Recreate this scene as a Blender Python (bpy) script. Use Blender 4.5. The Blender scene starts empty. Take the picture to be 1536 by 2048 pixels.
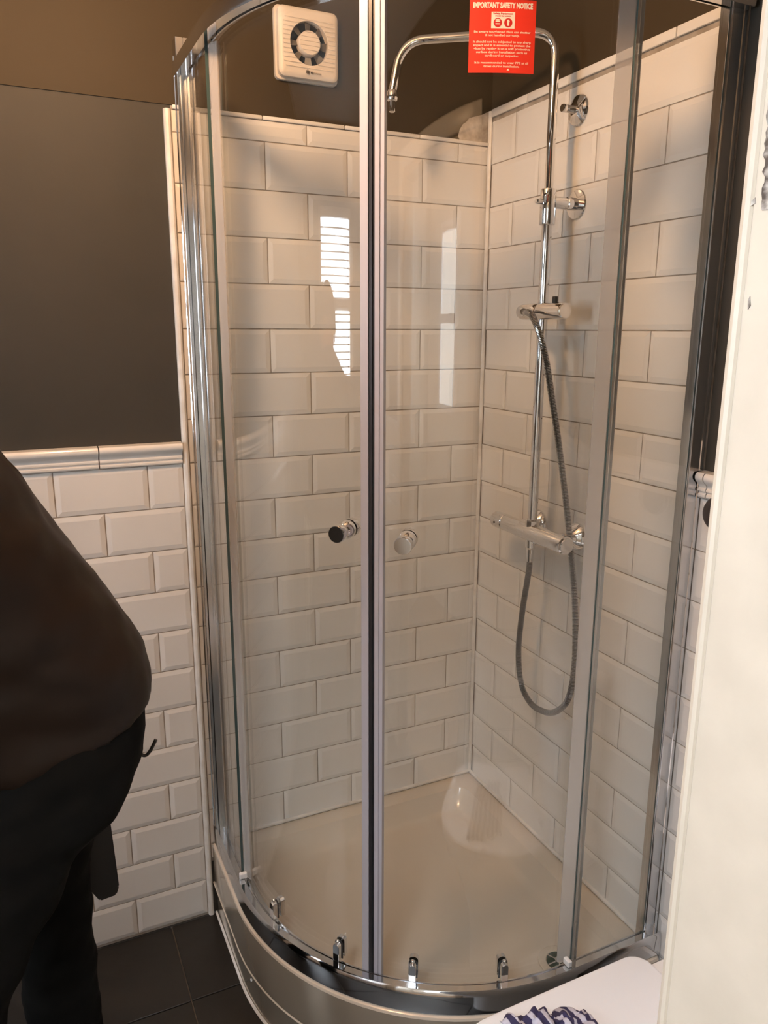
import bpy, bmesh, math, random
from math import sin, cos, pi, radians, sqrt, atan2
from mathutils import Vector, Matrix, noise
random.seed(7)
scene = bpy.context.scene
C = scene.collection

# ------------------------------------------------------------------ camera
yaw, pitch, roll = 0.441126, -0.232355, 0.003862
fw = Vector((sin(yaw)*cos(pitch), cos(yaw)*cos(pitch), sin(pitch)))
r0 = Vector((cos(yaw), -sin(yaw), 0)); u0 = r0.cross(fw)
rr = cos(roll)*r0 + sin(roll)*u0; uu = -sin(roll)*r0 + cos(roll)*u0
cd = bpy.data.cameras.new('camera'); cam = bpy.data.objects.new('camera', cd); C.objects.link(cam)
m = Matrix.Identity(4)
for i in range(3):
    m[i][0] = rr[i]; m[i][1] = uu[i]; m[i][2] = -fw[i]
m.translation = Vector((-1.15710, -1.82330, 1.55))
cam.matrix_world = m
cd.sensor_fit = 'HORIZONTAL'; cd.sensor_width = 36; cd.lens = 36*1547.74/1536; cd.clip_start = 0.02
scene.camera = cam
# ------------------------------------------------------------------ world, lights, exposure
w = bpy.data.worlds.new('world'); scene.world = w; w.use_nodes = True
w.node_tree.nodes['Background'].inputs[0].default_value = (0.80, 0.90, 1.0, 1)
w.node_tree.nodes['Background'].inputs[1].default_value = 9.0
def area(name, loc, rot, sx, sy, power, col):
    l = bpy.data.lights.new(name, 'AREA'); l.shape = 'RECTANGLE'; l.size = sx; l.size_y = sy
    l.energy = power; l.color = col
    o = bpy.data.objects.new(name, l); C.objects.link(o); o.location = loc; o.rotation_euler = rot
    return o
BULB = 215.0    # glowing bulb of the ceiling light
BULBCOL = (1.0, 0.59, 0.31)
WIN1 = 15.0      # frosted bathroom window (lit by the day)
CEILFILL = 31.0     # invented hall ceiling pane, added to brighten lid and lower wall
SIDEFILL = 1.0     # invented hall side pane, added to light the doorway
scene.view_settings.view_transform = 'Standard'; scene.view_settings.look = 'None'
scene.view_settings.exposure = 0.42; scene.view_settings.gamma = 1.0; scene.view_settings.use_curve_mapping = False
scene.cycles.max_bounces = 14; scene.cycles.transparent_max_bounces = 24; scene.cycles.glossy_bounces = 8
scene.cycles.caustics_reflective = False; scene.cycles.caustics_refractive = False
scene.cycles.sample_clamp_indirect = 6.0

# ------------------------------------------------------------------ materials
def mat(name, col=(0.8,0.8,0.8), rough=0.5, metal=0.0, spec=0.5, coat=0.0, emis=None, estr=0.0):
    m = bpy.data.materials.new(name); m.use_nodes = True
    b = m.node_tree.nodes['Principled BSDF']
    b.inputs['Base Color'].default_value = (*col, 1); b.inputs['Roughness'].default_value = rough
    b.inputs['Metallic'].default_value = metal; b.inputs['Specular IOR Level'].default_value = spec
    b.inputs['Coat Weight'].default_value = coat; b.inputs['Coat Roughness'].default_value = 0.05
    if emis:
        b.inputs['Emission Color'].default_value = (*emis, 1); b.inputs['Emission Strength'].default_value = estr
    return m
def N(m, t, **k):
    n = m.node_tree.nodes.new(t)
    for a, v in k.items(): setattr(n, a, v)
    return n
def L(m, a, b): m.node_tree.links.new(a, b)
def P(m): return m.node_tree.nodes['Principled BSDF']
def noisy(m, c1, c2, scale=6.0, detail=4.0, lo=0.35, hi=0.65, bump=0.0, bscale=None, rough=None):
    tc = N(m, 'ShaderNodeTexCoord'); n = N(m, 'ShaderNodeTexNoise'); n.inputs['Scale'].default_value = scale; n.inputs['Detail'].default_value = detail
    L(m, tc.outputs['Object'], n.inputs['Vector'])
    cr = N(m, 'ShaderNodeValToRGB'); cr.color_ramp.elements[0].position = lo; cr.color_ramp.elements[1].position = hi
    cr.color_ramp.elements[0].color = (*c1, 1); cr.color_ramp.elements[1].color = (*c2, 1)
    L(m, n.outputs['Fac'], cr.inputs['Fac']); L(m, cr.outputs['Color'], P(m).inputs['Base Color'])
    if bump:
        n2 = N(m, 'ShaderNodeTexNoise'); n2.inputs['Scale'].default_value = bscale or scale*4; n2.inputs['Detail'].default_value = 3
        L(m, tc.outputs['Object'], n2.inputs['Vector'])
        b = N(m, 'ShaderNodeBump'); b.inputs['Strength'].default_value = bump; b.inputs['Distance'].default_value = 0.004
        L(m, n2.outputs['Fac'], b.inputs['Height']); L(m, b.outputs['Normal'], P(m).inputs['Normal'])
    return m
M = {}
M['tile'] = noisy(mat('white_glazed_tile', rough=0.13, coat=0.2), (0.77,0.745,0.72), (0.82,0.80,0.775), 3, 2, 0.3, 0.7, 0.12, 14)
M['grout'] = noisy(mat('grey_grout', rough=0.9), (0.27,0.23,0.19), (0.42,0.37,0.32), 30)
M['sealant'] = noisy(mat('white_sealant', rough=0.35), (0.66,0.62,0.57), (0.80,0.77,0.73), 20)
M['filler'] = noisy(mat('smeared_filler', rough=0.7), (0.34,0.29,0.24), (0.62,0.57,0.51), 30, 4)
M['paint_grey'] = noisy(mat('dark_grey_paint', rough=0.58, spec=0.3), (0.044,0.041,0.034), (0.053,0.048,0.040), 3, 4, 0.3, 0.7, 0.10, 60)
M['paint_brown'] = noisy(mat('dark_brown_paint', rough=0.6, spec=0.25), (0.046,0.034,0.019), (0.054,0.039,0.022), 2.5, 4, 0.3, 0.7, 0.10, 50)
M['floor_tile'] = noisy(mat('dark_slate_tile', rough=0.38), (0.010,0.0085,0.007), (0.020,0.017,0.014), 7, 6, 0.3, 0.7, 0.15, 30)
M['floor_grout'] = noisy(mat('floor_grout', rough=0.9), (0.14,0.12,0.10), (0.20,0.175,0.15), 20)
M['acrylic'] = mat('cream_acrylic', (0.66,0.575,0.475), 0.18, coat=0.3)
M['skirt'] = mat('silvery_gloss_skirt', (0.55,0.47,0.37), 0.14, metal=0.6, coat=0.3)
M['ceramic'] = mat('white_ceramic', (0.86,0.86,0.87), 0.08, coat=0.6)
M['seatplastic'] = noisy(mat('white_seat_plastic', rough=0.22), (0.86,0.885,0.93), (0.89,0.915,0.96), 4)
M['chrome'] = mat('polished_chrome', (0.82,0.82,0.83), 0.045, metal=1)
M['satin'] = mat('bright_aluminium', (0.72,0.73,0.75), 0.13, metal=1)
M['alu'] = mat('polished_aluminium', (0.74,0.75,0.77), 0.07, metal=1)
M['post'] = mat('brushed_bright_aluminium', (0.62,0.63,0.65), 0.15, metal=1)
M['black'] = mat('black_plastic', (0.02,0.02,0.02), 0.35)
M['vinyl'] = mat('pale_grey_vinyl', (0.52,0.52,0.60), 0.22)
M['magnet'] = mat('dark_magnetic_strip', (0.03,0.03,0.035), 0.35)
M['seal'] = mat('clear_grey_vinyl', (0.60,0.56,0.53), 0.25)
P(M['seal']).inputs['Alpha'].default_value = 0.40
M['fanplastic'] = mat('white_fan_plastic', (0.72,0.66,0.60), 0.4)
M['fanshadow'] = mat('fan_duct_shade', (0.045,0.04,0.035), 0.6)
M['fanblade'] = mat('fan_grey_blade', (0.12,0.11,0.10), 0.5)
M['ink'] = mat('dark_ink', (0.05,0.045,0.04), 0.5)
M['card'] = mat('red_card', (0.86,0.045,0.02), 0.45)
M['cardtext'] = mat('pale_card_print', (1.0,0.62,0.48), 0.5)
M['cardwhite'] = mat('white_card_print', (0.95,0.82,0.68), 0.5)
M['cardred'] = mat('red_card_icon', (0.62,0.02,0.015), 0.5)
M['jacket'] = noisy(mat('dark_brown_jacket', rough=0.5, spec=0.3), (0.009,0.0045,0.0026), (0.015,0.008,0.0045), 5, 4, 0.3, 0.7, 0.5, 9)
M['trouser'] = noisy(mat('dark_grey_trousers', rough=0.9, spec=0.12), (0.004,0.004,0.0037), (0.008,0.008,0.0074), 9, 5, 0.3, 0.7, 0.4, 30)
M['skin'] = mat('skin', (0.50,0.30,0.21), 0.5)
M['hair'] = mat('dark_hair', (0.03,0.02,0.014), 0.55)
M['boot'] = mat('black_boot_leather', (0.015,0.014,0.013), 0.4)
M['eye'] = mat('eye', (0.6,0.58,0.55), 0.2)
M['lip'] = mat('lip', (0.40,0.17,0.13), 0.5)
M['upvc'] = mat('white_window_frame', (0.80,0.80,0.80), 0.3)
M['blind'] = mat('white_blind_slat', (0.80,0.80,0.80), 0.5)
M['brass'] = mat('brass', (0.6,0.42,0.15), 0.3, metal=1)
M['hallwall'] = noisy(mat('hall_cream_wall', rough=0.7), (0.62,0.55,0.46), (0.66,0.59,0.50), 4)
M['timber'] = noisy(mat('hall_timber_floor', rough=0.5), (0.22,0.13,0.07), (0.32,0.20,0.11), 5)
M['whitewood'] = mat('white_gloss_woodwork', (0.80,0.76,0.68), 0.3)
M['bulb'] = mat('frosted_glass_shade', (0.9,0.8,0.6), 0.3, emis=BULBCOL, estr=BULB)
# lit frosted panes
def frosted(name, strength, col, tint2):
    m = mat(name, (0.5,0.5,0.5), 0.2)
    tc = N(m,'ShaderNodeTexCoord'); n = N(m,'ShaderNodeTexNoise'); n.inputs['Scale'].default_value = 7
    mp = N(m,'ShaderNodeMapping'); mp.inputs['Scale'].default_value = (1,0.6,4); L(m, tc.outputs['Object'], mp.inputs['Vector']); L(m, mp.outputs['Vector'], n.inputs['Vector'])
    cr = N(m,'ShaderNodeValToRGB'); cr.color_ramp.elements[0].color = (*tint2,1); cr.color_ramp.elements[1].color = (*col,1)
    cr.color_ramp.elements[0].position = .35; cr.color_ramp.elements[1].position = .6
    L(m, n.outputs['Fac'], cr.inputs['Fac']); L(m, cr.outputs['Color'], P(m).inputs['Emission Color'])
    P(m).inputs['Emission Strength'].default_value = strength
    return m
M['pane1'] = frosted('lit_frosted_pane', WIN1, (0.88,0.94,1.0), (0.72,0.80,0.90))
M['fillpane4'] = frosted('ceiling_fill_pane', CEILFILL, (0.90,0.95,1.0), (0.85,0.91,1.0))
M['fillpane3'] = frosted('side_fill_pane', SIDEFILL, (0.90,0.95,1.0), (0.82,0.88,0.95))
# jamb paint: cream gloss with chips showing grey brick beneath, high up
mj = mat('cream_gloss_paint', rough=0.42)
tc = N(mj,'ShaderNodeTexCoord'); n1 = N(mj,'ShaderNodeTexNoise'); n1.inputs['Scale'].default_value = 28; n1.inputs['Detail'].default_value = 5
L(mj, tc.outputs['Object'], n1.inputs['Vector'])
cr = N(mj,'ShaderNodeValToRGB'); cr.color_ramp.elements[0].color = (0.48,0.42,0.34,1); cr.color_ramp.elements[1].color = (0.53,0.465,0.38,1)
cr.color_ramp.elements[0].position=.3; cr.color_ramp.elements[1].position=.7
L(mj, n1.outputs['Fac'], cr.inputs['Fac']); L(mj, cr.outputs['Color'], P(mj).inputs['Base Color'])
bp = N(mj,'ShaderNodeBump'); bp.inputs['Strength'].default_value = .25; bp.inputs['Distance'].default_value=.002
L(mj, n1.outputs['Fac'], bp.inputs['Height']); L(mj, bp.outputs['Normal'], P(mj).inputs['Normal'])
M['jamb'] = mj
M['chip'] = noisy(mat('exposed_dark_mortar', rough=0.95), (0.07,0.055,0.045), (0.46,0.42,0.38), 70, 4, 0.42, 0.56, 0.5, 90)
# clear glass: transparent + mirror by Fresnel (Schlick on |N.I|)
def glass(name, tint, f0=0.045, boost=1.0):
    m = bpy.data.materials.new(name); m.use_nodes = True; nt = m.node_tree; nt.nodes.clear()
    out = nt.nodes.new('ShaderNodeOutputMaterial'); mix = nt.nodes.new('ShaderNodeMixShader')
    tr = nt.nodes.new('ShaderNodeBsdfTransparent'); tr.inputs[0].default_value = (*tint,1)
    gl = nt.nodes.new('ShaderNodeBsdfGlossy'); gl.inputs['Roughness'].default_value = 0.0; gl.inputs['Color'].default_value=(1,1,1,1)
    g = nt.nodes.new('ShaderNodeNewGeometry'); d = nt.nodes.new('ShaderNodeVectorMath'); d.operation='DOT_PRODUCT'
    nt.links.new(g.outputs['Incoming'], d.inputs[0]); nt.links.new(g.outputs['Normal'], d.inputs[1])
    ab = nt.nodes.new('ShaderNodeMath'); ab.operation='ABSOLUTE'; nt.links.new(d.outputs['Value'], ab.inputs[0])
    s1 = nt.nodes.new('ShaderNodeMath'); s1.operation='SUBTRACT'; s1.inputs[0].default_value=1; nt.links.new(ab.outputs[0], s1.inputs[1])
    pw = nt.nodes.new('ShaderNodeMath'); pw.operation='POWER'; pw.inputs[1].default_value=5; nt.links.new(s1.outputs[0], pw.inputs[0])
    ma = nt.nodes.new('ShaderNodeMath'); ma.operation='MULTIPLY_ADD'; ma.inputs[1].default_value=(1-f0)*boost; ma.inputs[2].default_value=f0; nt.links.new(pw.outputs[0], ma.inputs[0])
    nt.links.new(ma.outputs[0], mix.inputs[0]); nt.links.new(tr.outputs[0], mix.inputs[1]); nt.links.new(gl.outputs[0], mix.inputs[2])
    nt.links.new(mix.outputs[0], out.inputs[0])
    return m
M['glass'] = glass('clear_shower_glass', (0.975,0.985,0.98))
M['glassedge'] = mat('green_glass_edge', (0.045,0.075,0.075), 0.15)
M['winglass'] = glass('window_glass', (0.97,0.98,0.98))
# striped cloth
mc = mat('striped_cloth', rough=0.95); tc = N(mc,'ShaderNodeTexCoord'); wv = N(mc,'ShaderNodeTexWave'); wv.inputs['Scale'].default_value = 17; wv.inputs['Distortion'].default_value = 4.5; wv.inputs['Detail'].default_value = 1.5; wv.inputs['Detail Scale'].default_value=.9
L(mc, tc.outputs['Generated'], wv.inputs['Vector']); wv.inputs['Scale'].default_value = 2.6
cr = N(mc,'ShaderNodeValToRGB'); cr.color_ramp.elements[0].color=(0.035,0.03,0.085,1); cr.color_ramp.elements[1].color=(0.50,0.49,0.58,1); cr.color_ramp.elements[0].position=.54; cr.color_ramp.elements[1].position=.64
L(mc, wv.outputs['Fac'], cr.inputs['Fac']); L(mc, cr.outputs['Color'], P(mc).inputs['Base Color']); M['cloth'] = mc
# bricks outside
mb = noisy(mat('red_brick', rough=0.9), (0.42,0.10,0.05), (0.60,0.20,0.11), 14, 5, .3, .7, .3, 50); M['brick'] = mb
M['mortar'] = mat('mortar', (0.5,0.45,0.4), 0.9)

# ------------------------------------------------------------------ helpers
def link(name, me, parent=None):
    o = bpy.data.objects.new(name, me); C.objects.link(o)
    if parent is not None: o.parent = parent
    return o
def obj(name, bm, mats, parent=None, smooth=False, loc=None):
    me = bpy.data.meshes.new(name); bmesh.ops.recalc_face_normals(bm, faces=bm.faces[:]); bm.to_mesh(me); bm.free()
    for mm in (mats if isinstance(mats, (list,tuple)) else [mats]): me.materials.append(mm)
    if smooth: autosmooth(me, smooth if not isinstance(smooth, bool) else 40)
    return link(name, me, parent)
def autosmooth(me, deg=40):
    me.polygons.foreach_set('use_smooth', [True]*len(me.polygons))
    bm = bmesh.new(); bm.from_mesh(me); a = radians(deg)
    for e in bm.edges:
        e.smooth = not (len(e.link_faces) == 2 and e.calc_face_angle(0) > a)
    bm.to_mesh(me); bm.free()
def tag(o, label=None, cat=None, group=None, kind=None):
    if label: o['label'] = label
    if cat: o['category'] = cat
    if group: o['group'] = group
    if kind: o['kind'] = kind
    return o
def thing(name, label, cat, loc=(0,0,0), group=None):
    o = bpy.data.objects.new(name, None); C.objects.link(o); o.location = loc; o.empty_display_size = .05
    return tag(o, label, cat, group)
ORG = {}
def box(bm, x0, x1, y0, y1, z0, z1, bev=0.0, seg=2):
    g = bmesh.ops.create_cube(bm, size=1.0)['verts']
    bmesh.ops.scale(bm, vec=(x1-x0, y1-y0, z1-z0), verts=g)
    bmesh.ops.translate(bm, vec=((x0+x1)/2,(y0+y1)/2,(z0+z1)/2), verts=g)
    if bev:
        es = list({e for v in g for e in v.link_edges})
        bmesh.ops.bevel(bm, geom=es, offset=bev, segments=seg, profile=.5, affect='EDGES')
    return bm
def boxobj(name, mm, parent, b, bev=0.0, seg=2):
    bm = bmesh.new(); box(bm, *b, bev, seg); return obj(name, bm, mm, parent, smooth=bool(bev))
def frame(d):
    d = Vector(d).normalized(); a = Vector((0,0,1)) if abs(d.z) < .9 else Vector((1,0,0))
    x = a.cross(d).normalized(); return x, d.cross(x).normalized(), d
def tube(bm, pts, rad, seg=16, cap=True):
    pts = [Vector(p) for p in pts]; n = len(pts); rs = rad if isinstance(rad,(list,tuple)) else [rad]*n
    rings = []; X = None
    for i,p in enumerate(pts):
        d = (pts[min(i+1,n-1)]-pts[max(i-1,0)]).normalized()
        if X is None: X,_,_ = frame(d)
        X = (X - d*X.dot(d)).normalized(); Y = d.cross(X)
        rings.append([bm.verts.new(p + (X*cos(2*pi*k/seg)+Y*sin(2*pi*k/seg))*rs[i]) for k in range(seg)])
    for a,b in zip(rings, rings[1:]):
        for k in range(seg): bm.faces.new((a[k],a[(k+1)%seg],b[(k+1)%seg],b[k]))
    if cap:
        bm.faces.new(rings[0][::-1]); bm.faces.new(rings[-1])
    return bm
def lathe(bm, prof, origin=(0,0,0), axis=(0,0,1), seg=32):
    """prof: [(radius, distance along axis)]"""
    X,Y,D = frame(axis); o = Vector(origin); rings = []
    for r,h in prof:
        if r < 1e-6: rings.append([bm.verts.new(o+D*h)])
        else: rings.append([bm.verts.new(o+D*h+(X*cos(2*pi*k/seg)+Y*sin(2*pi*k/seg))*r) for k in range(seg)])
    for a,b in zip(rings, rings[1:]):
        if len(a)==1 and len(b)==1: continue
        for k in range(seg):
            k2=(k+1)%seg
            if len(a)==1: bm.faces.new((a[0],b[k2],b[k]))
            elif len(b)==1: bm.faces.new((a[k],a[k2],b[0]))
            else: bm.faces.new((a[k],a[k2],b[k2],b[k]))
    for r_ in (rings[0], rings[-1]):
        if len(r_)>1: bm.faces.new(r_)
    return bm
def smoothpath(pts, n=12):
    pts=[Vector(p) for p in pts]; out=[]
    for i in range(len(pts)-1):
        p0=pts[max(i-1,0)];p1=pts[i];p2=pts[i+1];p3=pts[min(i+2,len(pts)-1)]
        for k in range(n):
            t=k/n; out.append(.5*((2*p1)+(p2-p0)*t+(2*p0-5*p1+4*p2-p3)*t*t+(3*p1-p0-3*p2+p3)*t**3))
    out.append(pts[-1]); return out
def fillet(pts, r, n=8):
    pts=[Vector(p) for p in pts]; out=[pts[0]]
    for i in range(1,len(pts)-1):
        a=(pts[i-1]-pts[i]).normalized(); b=(pts[i+1]-pts[i]).normalized()
        p=pts[i]+a*r; q=pts[i]+b*r
        for k in range(n+1):
            t=k/n; out.append((1-t)**2*p+2*t*(1-t)*pts[i]+t*t*q)
    out.append(pts[-1]); return out
def prism(bm, poly, origin, X, Y, Z, h):
    """extrude a 2-D polygon (in X,Y) by h along Z"""
    o=Vector(origin); X=Vector(X);Y=Vector(Y);Z=Vector(Z)
    a=[bm.verts.new(o+X*p[0]+Y*p[1]) for p in poly]; b=[bm.verts.new(o+X*p[0]+Y*p[1]+Z*h) for p in poly]
    n=len(poly); bm.faces.new(a); bm.faces.new(b[::-1])
    for i in range(n): bm.faces.new((a[i],b[i],b[(i+1)%n],a[(i+1)%n]))
    return bm

# ------------------------------------------------------------------ the room shell
RX0, RY0, RH = -2.95, -1.50, 2.42     # left wall x, front (door) wall y, ceiling
PZ = 0.007                            # plaster face sits behind the tile faces
def struct(name, bm, mm, kind='structure'):
    o = obj(name, bm, mm); o['kind'] = kind; return o
bm = bmesh.new(); box(bm, -3.05, 0.12, PZ, 0.12, 0, RH); wall_back = struct('wall_back', bm, M['paint_grey'])
bm = bmesh.new(); box(bm, PZ, 0.12, -1.62, PZ, 0, RH); wall_right = struct('wall_right', bm, M['paint_grey'])
# left wall with window opening
WY0, WY1, WZ0, WZ1 = -1.19, -0.49, 1.04, 2.08
bm = bmesh.new()
box(bm, RX0-.1, RX0, RY0-.12, WY0, 0, RH); box(bm, RX0-.1, RX0, WY1, PZ, 0, RH)
box(bm, RX0-.1, RX0, WY0, WY1, 0, WZ0); box(bm, RX0-.1, RX0, WY0, WY1, WZ1, RH)
wall_left = struct('wall_left', bm, M['paint_grey'])
# door wall with opening
DX0, DX1, DH = -1.60, -0.79, 2.02
bm = bmesh.new()
box(bm, RX0, DX0-.03, RY0-.12, RY0, 0, RH); box(bm, DX1+.03, PZ, RY0-.12, RY0, 0, RH); box(bm, DX0-.03, DX1+.03, RY0-.12, RY0, DH+.03, RH)
wall_front = struct('wall_front', bm, M['paint_grey'])
bm = bmesh.new(); box(bm, RX0-.1, 0.12, -1.62, .12, RH, RH+.05); ceiling = struct('ceiling', bm, mat('cream_ceiling_paint', (.66,.60,.52), .7))
bm = bmesh.new(); box(bm, RX0-.1, 0.12, -1.62, .12, -.06, -.008); floor = struct('floor', bm, M['floor_grout'])
# floor tiles
xs = [-.917+.40*i for i in range(-5,3)]; ys = [-.26-.40*i for i in range(-1,4)]
tcache = {}
def slab_tile(name, mm, parent, x0,x1,y0,y1,z0,z1,bev):
    key=(name,round(x1-x0,4),round(y1-y0,4))
    if key not in tcache:
        b=bmesh.new(); box(b, -(x1-x0)/2,(x1-x0)/2,-(y1-y0)/2,(y1-y0)/2,z0-z1,0,bev,1)
        me=bpy.data.meshes.new(name); b.to_mesh(me); b.free(); me.materials.append(mm); tcache[key]=me
    o=link(name,tcache[key],parent); o.location=((x0+x1)/2,(y0+y1)/2,z1); return o
xe=sorted([x for x in xs if RX0<x<0]+[RX0,0.0]); ye=sorted([y for y in ys if -1.6<y<0]+[-1.6,0.0])
for a,b in zip(xe,xe[1:]):
    for c,d in zip(ye,ye[1:]):
        if b-a>.02 and d-c>.02: slab_tile('floor_tile', M['floor_tile'], floor, a+.0015,b-.0015,c+.0015,d-.0015,-.008,0.0,.001)

# ------------------------------------------------------------------ metro tiles
HH = 0.102809; Z0 = 1.95980            # row pitch and height of joint k=0
TP = 0.202
def metro_mesh(w,h):
    key=('m',round(w,3),round(h,3))
    if key in tcache: return tcache[key]
    me=bpy.data.meshes.new('tile'); bw=min(.011,w*.3,h*.3)
    def ring(i,z): return [(-w/2+i,-h/2+i,z),(w/2-i,-h/2+i,z),(w/2-i,h/2-i,z),(-w/2+i,h/2-i,z)]
    v=ring(0,-.0045)+ring(0,-.0022)+ring(bw,0.0)
    f=[]
    for r in (0,4):
        for k in range(4): f.append((r+k,r+(k+1)%4,r+4+(k+1)%4,r+4+k))
    f.append((8,9,10,11)); me.from_pydata(v,[],f); me.materials.append(M['tile']); tcache[key]=me
    return me
def put_tile(parent, wall, a0,a1,z0,z1):
    """a: x on the back wall, y on the right wall"""
    g=.0013
    w=(a1-a0)-2*g; h=(z1-z0)-2*g
    if w<.008 or h<.008: return
    o=link('tile', metro_mesh(w,h), parent)
    t=lambda: random.uniform(-1,1)*.0028
    if wall=='back': R=Matrix(((1,0,0),(0,0,-1),(0,1,0))).to_4x4(); p=Vector(((a0+a1)/2,0,(z0+z1)/2))
    else: R=Matrix(((0,0,-1),(-1,0,0),(0,1,0))).to_4x4(); p=Vector((0,(a0+a1)/2,(z0+z1)/2))
    o.matrix_world = Matrix.Translation(p) @ R @ Matrix.Rotation(t(),4,'X') @ Matrix.Rotation(t(),4,'Y')
def tile_field(parent, wall, lo, hi, zlo, zhi, phase):
    """phase: position of joint j=0 (rows with odd k)"""
    for k in range(-2,20):
        zt=min(Z0-HH*k,zhi); zb=max(Z0-HH*(k+1),zlo)     # row between joint k and k+1
        if zt-zb<.01: continue
        ph=phase-(0 if k%2 else TP/2)
        js=[ph+TP*i for i in range(-12,3)]
        e=sorted([j for j in js if lo+(.085 if wall=='right' and lo>-.8 else .004)<j<hi-.004]+[lo,hi])
        for a,b in zip(e,e[1:]): put_tile(parent, wall, a,b,zb,zt)
PB=-0.0920; PR=-0.1098
for (nm,b_) in (('grout',(-.802,-.001,.0035,PZ,.16,2.012)),('grout',(-2.0,-.802,.0035,PZ,0.0,1.2405))): boxobj(nm,M['grout'],wall_back,b_)
for (nm,b_) in (('grout',(.0035,PZ,-.777,-.001,.16,2.088)),('grout',(.0035,PZ,-1.49,-.777,0.0,1.2405))): boxobj(nm,M['grout'],wall_right,b_)
tile_field(wall_back,'back',-.802,-.004,.17,2.004,PB)
tile_field(wall_back,'back',-1.71,-.819,.004,1.2401,PB)
tile_field(wall_right,'right',-.776,-.004,.17,2.070,PR)
tile_field(wall_right,'right',-1.49,-.778,.004,1.2401,PR)
# narrow capping strips along the tops
def cap_strips(parent, wall, lo, hi, z0, z1, n):
    e=[lo+(hi-lo)*i/n for i in range(n+1)]
    for a,b in zip(e,e[1:]):
        o=boxobj('edge_strip', M['tile'], parent, (a+.001,b-.001,-.003,.004,z0,z1) if wall=='back' else (-.003,.004,a+.001,b-.001,z0,z1), .002)
cap_strips(wall_back,'back',-.80,-.004,2.0045,2.013,4)
cap_strips(wall_right,'right',-.776,-.0045,2.0715,2.090,5)
# upper painted zones
boxobj('upper_painted_band', M['paint_brown'], wall_back, (-2.95,PZ,.0045,PZ+.001,2.0135,RH))
boxobj('upper_painted_band', M['paint_brown'], wall_right, (.0045,PZ+.001,-1.5,.0045,2.0905,RH))
# rough filler in the top corner and on the end bead
def blob(name, mm, parent, pts, origin, X, Y, Z, h):
    b=bmesh.new(); prism(b,pts,origin,X,Y,Z,h); return obj(name,b,mm,parent)
blob('filler_patch', M['filler'], wall_back, [(.0005,2.0135),(-.088,2.0135),(-.093,2.020),(-.089,2.036),(-.080,2.050),(-.070,2.056),(-.062,2.066),(-.040,2.073),(-.026,2.077),(-.012,2.084),(.0005,2.089)], (0,.0044,0),(1,0,0),(0,0,1),(0,-1,0),.0015)
# white bead trim at the end of the shower tiling (back wall)
bm=bmesh.new()
prof=[(-.8035,.006),(-.8035,-.002),(-.8055,-.0055),(-.8095,-.0065),(-.8145,-.005),(-.8175,-.001),(-.818,.006)]
prism(bm,prof,(0,0,0.0),(1,0,0),(0,1,0),(0,0,1),2.0035)
trim_1=struct('trim_1',bm,M['sealant'])
# silicone line in the corner
bm=bmesh.new(); prism(bm,[(.001,.001),(-.0065,.001),(-.004,-.003),(-.001,-.0055),(.001,-.006)],(0,0,.215),(1,0,0),(0,1,0),(0,0,1),1.872)
trim_2=struct('trim_2',bm,M['sealant'])
# dado tiles
dprof=[(0.004,1.2415),(-.0045,1.2415),(-.0075,1.2445),(-.0075,1.2485),(-.005,1.2505),(-.005,1.2525),(-.0085,1.2555),(-.0085,1.2590),(-.006,1.2615),(-.0065,1.2655),(-.0105,1.2700),(-.0165,1.2755),(-.0190,1.2810),(-.0180,1.2865),(-.0140,1.2905),(0.0055,1.2925)]
def dado(parent, wall, lo, hi, joints):
    e=sorted([lo,hi]+[j for j in joints if lo<j<hi])
    for a,b in zip(e,e[1:]):
        bm=bmesh.new()
        if wall=='back': prism(bm,dprof,(a+.0012,0,0),(0,1,0),(0,0,1),(1,0,0),b-a-.0024)
        else: prism(bm,dprof,(0,a+.0012,0),(1,0,0),(0,0,1),(0,1,0),b-a-.0024)
        obj('dado_tile',bm,M['tile'],parent,smooth=35)
dado(wall_back,'back',-1.71,-.819,[-1.004-.202*i for i in range(-2,6)])
dado(wall_right,'right',-1.49,-.778,[-1.0-.202*i for i in range(-2,6)])

def far_tiles(parent, pts):
    """pts: (origin, along, length, zmax list) joined metro tiles on a wall out of the picture"""
    b=bmesh.new()
    for o_,d_,ln,nrm,zr in pts:
        o_=Vector(o_); d_=Vector(d_); nrm=Vector(nrm)
        for k in range(int((zr[1]-zr[0])/HH)+1):
            z0=zr[0]+k*HH; z1=min(z0+HH,zr[1])
            if z1-z0<.02: continue
            s_=-(TP/2 if k%2 else 0)
            while s_<ln:
                a=max(s_,0)+.0015; c=min(s_+TP,ln)-.0015; s_+=TP
                if c-a<.01: continue
                w_=.009; P0=[(a,z0+.0015),(c,z0+.0015),(c,z1-.0015),(a,z1-.0015)]; P1=[(a+w_,z0+w_),(c-w_,z0+w_),(c-w_,z1-w_),(a+w_,z1-w_)] if c-a>.03 else P0
                A=[b.verts.new(o_+d_*p[0]+Vector((0,0,p[1]))+nrm*.004) for p in P0]; B=[b.verts.new(o_+d_*p[0]+Vector((0,0,p[1]))+nrm*.0075) for p in P1]
                for i in range(4): b.faces.new((A[i],A[(i+1)%4],B[(i+1)%4],B[i]))
                b.faces.new(B)
    o=obj('tiling',b,M['tile'],parent); o['kind']='stuff'
WY0, WY1, WZ0, WZ1 = -1.19, -0.49, 1.04, 2.08
far_tiles(wall_left,[((RX0,RY0,0),(0,1,0),WY0-RY0,(1,0,0),(0.0,1.24)),((RX0,WY0,0),(0,1,0),WY1-WY0,(1,0,0),(0.0,WZ0-.035)),((RX0,WY1,0),(0,1,0),-WY1,(1,0,0),(0.0,1.24))])
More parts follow.
